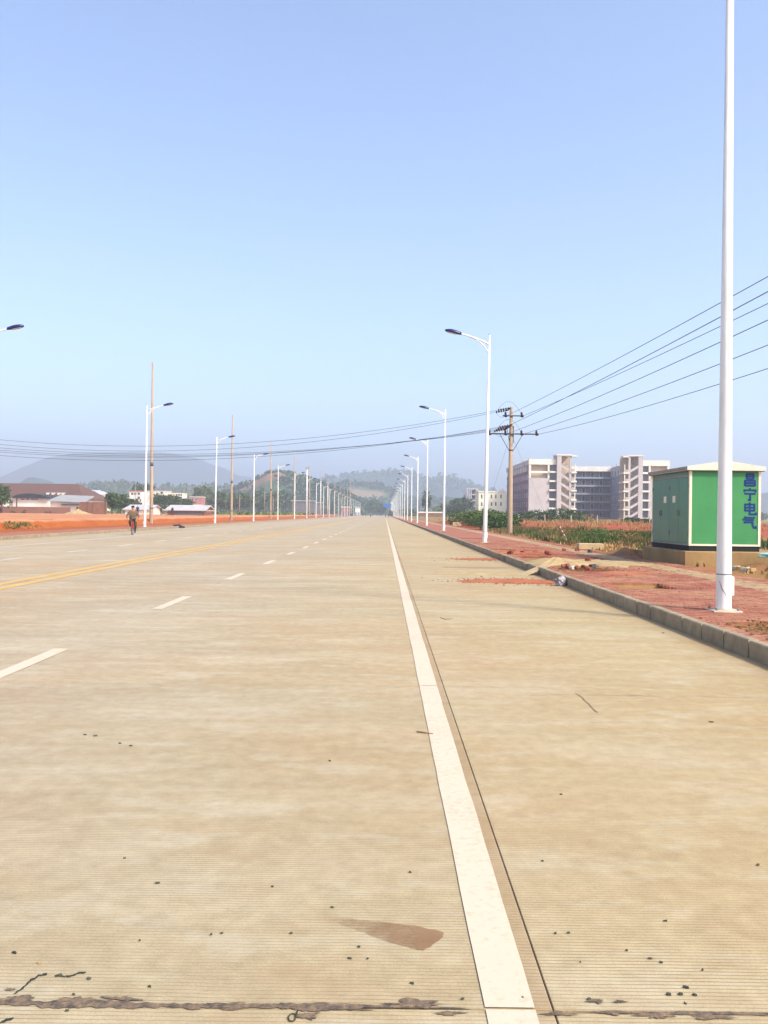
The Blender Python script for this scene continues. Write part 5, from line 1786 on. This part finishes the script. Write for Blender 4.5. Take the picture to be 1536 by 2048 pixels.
P = [Vector((math.cos(a) * .012, math.sin(a) * .02, .004)) for a in [k * .62 for k in range(10)]] + [Vector((.012, .035, .004))]
p = ground(585, 2036)
tag(MB().tube(P, .0022, 5).build('wire_loop', m_crumb, None, p), 'tiny dark loop of wire just below the tarred joint', 'wire')

# ================================================================== people
m_skin = M('skin', (186, 134, 108), (176, 122, 98), 6, rough=.6)
m_hair = M('hair_black', (34, 28, 26))
m_coat = M('brown_jacket', (112, 92, 70), (98, 80, 62), 5)
m_camo = M('dark_green_trousers', (48, 58, 40), (64, 60, 44), 9)
m_shoe = M('dark_shoe', (30, 30, 32))
m_navy = M('navy_cloth', (38, 42, 62), (30, 34, 50), 5)
m_dkcloth = M('dark_cloth', (44, 42, 44), (36, 34, 38), 5)
m_redcl = M('dull_red_cloth', (120, 60, 54), (104, 52, 48), 5)
m_teal = M('teal_cloth', (66, 104, 108), (56, 92, 98), 5)

def skin_figure(pts, edges, mats, sub=1, extra=None):
    """pts: name -> (co, radius); edges: (a, b, material index)"""
    names = list(pts)
    idx = {n_: i for i, n_ in enumerate(names)}
    me = bpy.data.meshes.new('person')
    me.from_pydata([pts[n_][0] for n_ in names], [(idx[a], idx[b]) for a, b, _ in edges], [])
    o = link('tmp', me)
    md = o.modifiers.new('s', 'SKIN')
    md.use_smooth_shade = True
    sv = me.skin_vertices[0].data
    for i, n_ in enumerate(names):
        r = pts[n_][1]
        sv[i].radius = (r, r) if isinstance(r, (int, float)) else r
        sv[i].use_root = (n_ == 'pelvis')
    ss = o.modifiers.new('u', 'SUBSURF')
    ss.levels = ss.render_levels = sub
    dg = bpy.context.evaluated_depsgraph_get()
    res = bpy.data.meshes.new_from_object(o.evaluated_get(dg))
    bpy.data.objects.remove(o)
    res.materials.clear()
    for m in mats:
        res.materials.append(m)
    segs = [(Vector(pts[a][0]), Vector(pts[b][0]), mi) for a, b, mi in edges]
    for f in res.polygons:
        c = f.center
        best = None
        for a, b, mi in segs:
            ab = b - a
            t = max(0, min(1, (c - a).dot(ab) / max(1e-9, ab.length_squared)))
            dd = (a + ab * t - c).length
            if best is None or dd < best[0]:
                best = (dd, mi)
        f.material_index = best[1]
        f.use_smooth = True
    if extra:
        bm = bmesh.new(); bm.from_mesh(res)
        tm = extra.mesh('x', mats)
        bm.from_mesh(tm)
        bm.to_mesh(res); bm.free()
        bpy.data.meshes.remove(tm)
    res.name = 'person'
    return res

def hand(mb, wrist, direction, mi, thumb):
    """palm with five bent fingers, curled as if round a bar"""
    w = Vector(wrist); d = Vector(direction).normalized()
    side = d.cross(Vector((0, 0, 1))).normalized()
    pal = w + d * .08
    mb.tube([w, w + d * .04, pal], [.026, .036, .034], 8, mi)
    for k, L in enumerate((.062, .072, .068, .052)):
        b = pal + side * (k - 1.5) * .019
        mb.tube([b - d * .01, b + d * L * .45, b + d * L * .62 + Vector((0, 0, -L * .4)), b + d * L * .35 + Vector((0, 0, -L * .75))], [.0095, .0095, .0085, .007], 6, mi)
    t = w + d * .03 + side * thumb * .03
    mb.tube([t, t + side * thumb * .025 + d * .03, t + side * thumb * .02 + d * .055 + Vector((0, 0, -.02))], [.011, .010, .008], 6, mi)

def face(mb, c, r, fwd, skin, dark):
    c = Vector(c); f = Vector(fwd).normalized(); s = f.cross(Vector((0, 0, 1))).normalized()
    for q in (-1, 1):
        mb.ball(c + f * r * .93 + s * q * r * .38 + Vector((0, 0, .01)), r * .11, dark, 6, 4)
        mb.ball(c + s * q * r * 1.0, r * .24, skin, 6, 5, (.6, .6, 1.2))
    mb.tube([c + f * r * .95 + Vector((0, 0, .02)), c + f * r * 1.16 + Vector((0, 0, -.03))], [r * .08, r * .17], 6, skin)
    mb.tube([c + f * r * .93 + s * -r * .25 + Vector((0, 0, -.065)), c + f * r * .93 + s * r * .25 + Vector((0, 0, -.065))], r * .07, 5, dark)
    vs, fs = [], []
    for j in range(6):                       # cap of hair
        th = .5 * PI * j / 5 * 1.12
        for i in range(12):
            ph = 2 * PI * i / 12
            back = 1.0 if math.sin(ph) > -.2 else .70
            rr = r * 1.08
            vs.append(c + Vector((0, 0, .028)) + s * rr * math.sin(th * back) * math.cos(ph) - f * rr * math.sin(th * back) * math.sin(ph) + Vector((0, 0, rr * 1.12 * math.cos(th * back))))
    for j in range(5):
        for i in range(12):
            fs.append((j * 12 + i, (j + 1) * 12 + i, (j + 1) * 12 + (i + 1) % 12, j * 12 + (i + 1) % 12))
    mb.add(vs, fs, dark, True)

# cyclist: faces the viewer (-y)
CY = ground(261, 1070)
S = 1.06
m_tyre = M('tyre_black', (32, 32, 34)); m_rimm = M('bicycle_steel', (150, 150, 154), None, 5, rough=.35, metal=.6); m_bred = M('bicycle_red', (156, 40, 44), (140, 34, 40), 5, rough=.4)
bk = thing('bicycle', 'red-framed bicycle ridden by the man in brown', 'bicycle', (CY.x - .02, CY.y + .5, 0), R(13))
def wheel(y, rz=0):
    w = MB().torus((0, 0, 0), (1, 0, 0), .31, .02).build('wheel', m_tyre, bk, (0, y, .335))
    w.rotation_euler = (0, 0, rz)
    MB().torus((0, 0, 0), (1, 0, 0), .29, .011).build('rim', m_rimm, w)
    sp = MB()
    for k in range(14):
        a = 2 * PI * k / 14
        sp.tube([(.02 * (-1) ** k, 0, 0), (0, math.cos(a) * .285, math.sin(a) * .285)], .0025, 4)
    sp.build('spokes', m_rimm, w)
    MB().tube([(-.05, 0, 0), (.05, 0, 0)], .025, 8).build('hub', m_rimm, w)
wheel(.52); wheel(-.52, R(-6))
for (a, b, r) in (((0, -.40, .86), (0, .18, .33), .018), ((0, -.37, .92), (0, .12, .80), .016), ((0, .18, .33), (0, .08, .92), .016), ((0, .18, .33), (.05, .52, .335), .010), ((0, .18, .33), (-.05, .52, .335), .010), ((0, .12, .80), (.05, .52, .335), .009), ((0, .12, .80), (-.05, .52, .335), .009)):
    MB().tube([a, b], r, 8).build('frame_tube', m_bred, bk)
MB().tube([(0, -.36, 1.02), (0, -.41, .82)], .018, 8).build('head_tube', m_bred, bk)
for q in (-1, 1):
    MB().tube([(q * .03, -.41, .80), (q * .05, -.46, .62), (q * .05, -.52, .335)], .012, 6).build('fork', m_bred, bk)
MB().tube([(.36, -.16, 1.06), (.30, -.30, 1.08), (.12, -.36, 1.05), (0, -.37, 1.04), (-.12, -.36, 1.05), (-.30, -.30, 1.08), (-.36, -.16, 1.06)], .012, 8).build('handlebar', m_rimm, bk)
MB().prism([(-.02, -.08), (.02, -.08), (.07, .1), (.09, .2), (-.09, .2), (-.07, .1)], 'z', .92, .97).build('saddle', m_tyre, bk)
fd = [( .0, -.52 + .365 * math.sin(a), .335 + .365 * math.cos(a)) for a in [R(x) for x in range(-70, 71, 14)]]
fm = MB()
for i in range(len(fd) - 1):
    a, b = fd[i], fd[i + 1]
    fm.add([(-.035, a[1], a[2]), (.035, a[1], a[2]), (.035, b[1], b[2]), (-.035, b[1], b[2]), (-.035, a[1], a[2] + .006), (.035, a[1], a[2] + .006), (.035, b[1], b[2] + .006), (-.035, b[1], b[2] + .006)], [(3, 2, 1, 0), (4, 5, 6, 7), (0, 1, 5, 4), (1, 2, 6, 5), (2, 3, 7, 6), (3, 0, 4, 7)])
fm.build('front_mudguard', m_bred, bk)
MB().tube([(-.10, .18, .33), (.10, .18, .33)], .02, 8).build('crank', m_rimm, bk)
MB().box(.09, .19, .13, .22, .13, .155).build('pedal', m_tyre, bk)
MB().box(-.19, -.09, .13, .22, .505, .53).build('pedal', m_tyre, bk)
MB().tube([(.10, .18, .33), (.10, .17, .15)], .012, 6).build('crank_arm', m_rimm, bk)
MB().tube([(-.10, .18, .33), (-.10, .17, .515)], .012, 6).build('crank_arm', m_rimm, bk)

P = {'pelvis': ((0, .10, 1.02), (.17, .13)), 'waist': ((0, .05, 1.18), (.23, .19)), 'chest': ((0, -.02, 1.36), (.26, .21)), 'neck0': ((0, -.05, 1.54), .075), 'neck': ((0, -.07, 1.60), .055), 'head0': ((0, -.09, 1.68), .088), 'head': ((0, -.095, 1.76), .09),
     'shl': ((.23, -.03, 1.45), .095), 'ell': ((.35, -.08, 1.22), .068), 'wrl': ((.37, -.22, 1.10), .034),
     'shr': ((-.23, -.03, 1.45), .095), 'elr': ((-.35, -.08, 1.22), .068), 'wrr': ((-.37, -.22, 1.10), .034),
     'hil': ((.11, .07, .98), .12), 'knl': ((.17, -.12, .62), .088), 'anl': ((.14, .10, .25), .045), 'tol': ((.14, -.03, .17), .04),
     'hir': ((-.11, .07, .98), .12), 'knr': ((-.17, -.30, .86), .09), 'anr': ((-.15, .02, .62), .048), 'tor': ((-.14, -.02, .555), .04)}
E = [('pelvis', 'waist', 1), ('waist', 'chest', 1), ('chest', 'neck0', 1), ('neck0', 'neck', 0), ('neck', 'head0', 0), ('head0', 'head', 0),
     ('chest', 'shl', 1), ('shl', 'ell', 1), ('ell', 'wrl', 1), ('chest', 'shr', 1), ('shr', 'elr', 1), ('elr', 'wrr', 1),
     ('pelvis', 'hil', 2), ('hil', 'knl', 2), ('knl', 'anl', 2), ('anl', 'tol', 3), ('pelvis', 'hir', 2), ('hir', 'knr', 2), ('knr', 'anr', 2), ('anr', 'tor', 3)]
ex_ = MB()
hand(ex_, P['wrl'][0], (-.05, -.02, -.06), 0, -1)
hand(ex_, P['wrr'][0], (.05, -.02, -.06), 0, 1)
face(ex_, (0, -.095, 1.735), .095, (0, -1, 0), 0, 4)
me = skin_figure(P, E, [m_skin, m_coat, m_camo, m_shoe, m_hair], 2, ex_)
o = link('person', me, None, (CY.x - .02, CY.y + .52, -.035))
o.rotation_euler = (0, 0, R(14))
tag(o, 'person in brown jacket and dark green trousers riding a bicycle towards the viewer', 'person')

# standing or walking figures farther off, a body each
def walker(coat, trousers, seed):
    r = random.Random(seed)
    st_ = r.uniform(.12, .26)
    P = {'pelvis': ((0, 0, .93), (.15, .11)), 'waist': ((0, 0, 1.08), (.14, .10)), 'chest': ((0, -.01, 1.28), (.17, .115)), 'neck0': ((0, -.01, 1.43), .07), 'neck': ((0, -.02, 1.48), .05), 'head0': ((0, -.03, 1.55), .082), 'head': ((0, -.03, 1.63), .085),
         'shl': ((.18, 0, 1.37), .065), 'ell': ((.24, .04 + st_ * .3, 1.10), .048), 'wrl': ((.24, -.08 - st_ * .3, .88), .036), 'hdl': ((.235, -.12 - st_ * .3, .79), .034),
         'shr': ((-.18, 0, 1.37), .065), 'elr': ((-.24, .08, 1.10), .048), 'wrr': ((-.24, .04, .88), .036), 'hdr': ((-.235, .02, .79), .034),
         'hil': ((.09, 0, .88), .095), 'knl': ((.10, -st_ * .7, .48), .066), 'anl': ((.10, -st_ * .6, .09), .045), 'tol': ((.10, -st_ * .6 - .14, .035), .034),
         'hir': ((-.09, 0, .88), .095), 'knr': ((-.10, st_ * .3, .48), .066), 'anr': ((-.10, st_ * 1.1, .09), .045), 'tor': ((-.10, st_ * 1.1 - .14, .035), .034)}
    E = [('pelvis', 'waist', 1), ('waist', 'chest', 1), ('chest', 'neck0', 1), ('neck0', 'neck', 0), ('neck', 'head0', 0), ('head0', 'head', 4),
         ('chest', 'shl', 1), ('shl', 'ell', 1), ('ell', 'wrl', 1), ('wrl', 'hdl', 0), ('chest', 'shr', 1), ('shr', 'elr', 1), ('elr', 'wrr', 1), ('wrr', 'hdr', 0),
         ('pelvis', 'hil', 2), ('hil', 'knl', 2), ('knl', 'anl', 2), ('anl', 'tol', 3), ('pelvis', 'hir', 2), ('hir', 'knr', 2), ('knr', 'anr', 2), ('anr', 'tor', 3)]
    return skin_figure(P, E, [m_skin, coat, trousers, m_shoe, m_hair], 1)
wk = [walker(m_dkcloth, m_dkcloth, 1), walker(m_navy, m_dkcloth, 2), walker(m_redcl, m_dkcloth, 3), walker(m_teal, m_navy, 4)]
PEOPLE = [(155, 1026, 178, 0, 20, 'person in dark clothes standing before the sand heap by the brick wall'),
          (275, 1031, 138, 1, 200, 'person in navy walking in the field just left of the near left lamp'),
          (322, 1028, 172, 0, 10, 'person in dark clothes standing left of the long low shed'),
          (1, 1028, 172, 2, 0, 'person in red at the extreme left edge beyond the field'),
          (741, 1035, 345, 3, 180, 'person in teal walking in the middle of the far road'),
          (771.5, 1035, 350, 2, 180, 'person in dull red on the white edge line far down the road'),
          (776.5, 1034, 375, 0, 170, 'person in dark clothes just right of the red walker on the far edge line'),
          (726, 1029.5, 480, 0, 0, 'left one of two tiny dark figures on the far road'),
          (731, 1029.5, 480, 1, 0, 'right one of two tiny dark figures on the far road')]
for (px, py, d, k, rz, lab) in PEOPLE:
    x = at(px, py, d).x
    z = field_z(x, d) if x < -21.6 else 0
    o = link('person', wk[k], None, (x, d, z))
    o.rotation_euler = (0, 0, R(rz))
    tag(o, lab, 'person', 'people far off')
# second cyclist far in the field
def far_bike(label, x, y, rz):
    b2 = copy_tree(bk)
    b2.location = (x, y, field_z(x, y) if x < -21.6 else 0)
    b2.rotation_euler = (0, 0, rz)
    tag(b2, label, 'bicycle')
xb = at(338, 1028, 170).x
far_bike('bicycle standing by the long low shed in the field', xb, 170, R(70))
o = link('person', wk[1], None, (xb + .55, 170.4, field_z(xb + .55, 170.4)))
tag(o, 'person standing with a bicycle by the long low shed', 'person', 'people far off')

# dark car parked at the far left road end
m_carb = M('dark_car_paint', (44, 46, 52), (36, 38, 44), 3, rough=.3, spec=.5)
cx = at(702.5, 1028, 520).x
car = thing('parked_car', 'dark parked car beyond the last left lamps', 'car', (cx, 520, 0))
MB().prism([(-2.1, .28), (2.1, .28), (2.15, .75), (1.3, .9), (.75, 1.42), (-1.1, 1.45), (-1.75, .95), (-2.15, .85)], 'x', -.85, .85).build('body', m_carb, car)
MB().prism([(.72, 1.36), (1.22, .93), (-1.6, .97), (-1.05, 1.39)], 'x', -.86, .86).build('side_glass', m_glass, car)
for sx in (-.82, .82):
    for sy in (-1.35, 1.3):
        w = MB().tube([(sx - .1, sy, .32), (sx + .1, sy, .32)], .32, 14).build('wheel', m_tyre, car)
        MB().tube([(sx - .105, sy, .32), (sx + .105, sy, .32)], .18, 10).build('rim', m_rimm, w)

# ================================================================== haze
g = bpy.data.materials.new('haze_air')
g.use_nodes = True
nt = g.node_tree
for n_ in list(nt.nodes):
    nt.nodes.remove(n_)
ho = nt.nodes.new('ShaderNodeOutputMaterial')
hv = nt.nodes.new('ShaderNodeVolumePrincipled')
hv.inputs['Color'].default_value = (0.62, 0.69, 0.82, 1)
hv.inputs['Density'].default_value = 0.00056
hv.inputs['Anisotropy'].default_value = 0.2
nt.links.new(hv.outputs[0], ho.inputs['Volume'])
haze = MB().box(-7500, 7500, -300, 9500, -4.0, 275).build('haze', g)
haze['kind'] = 'stuff'
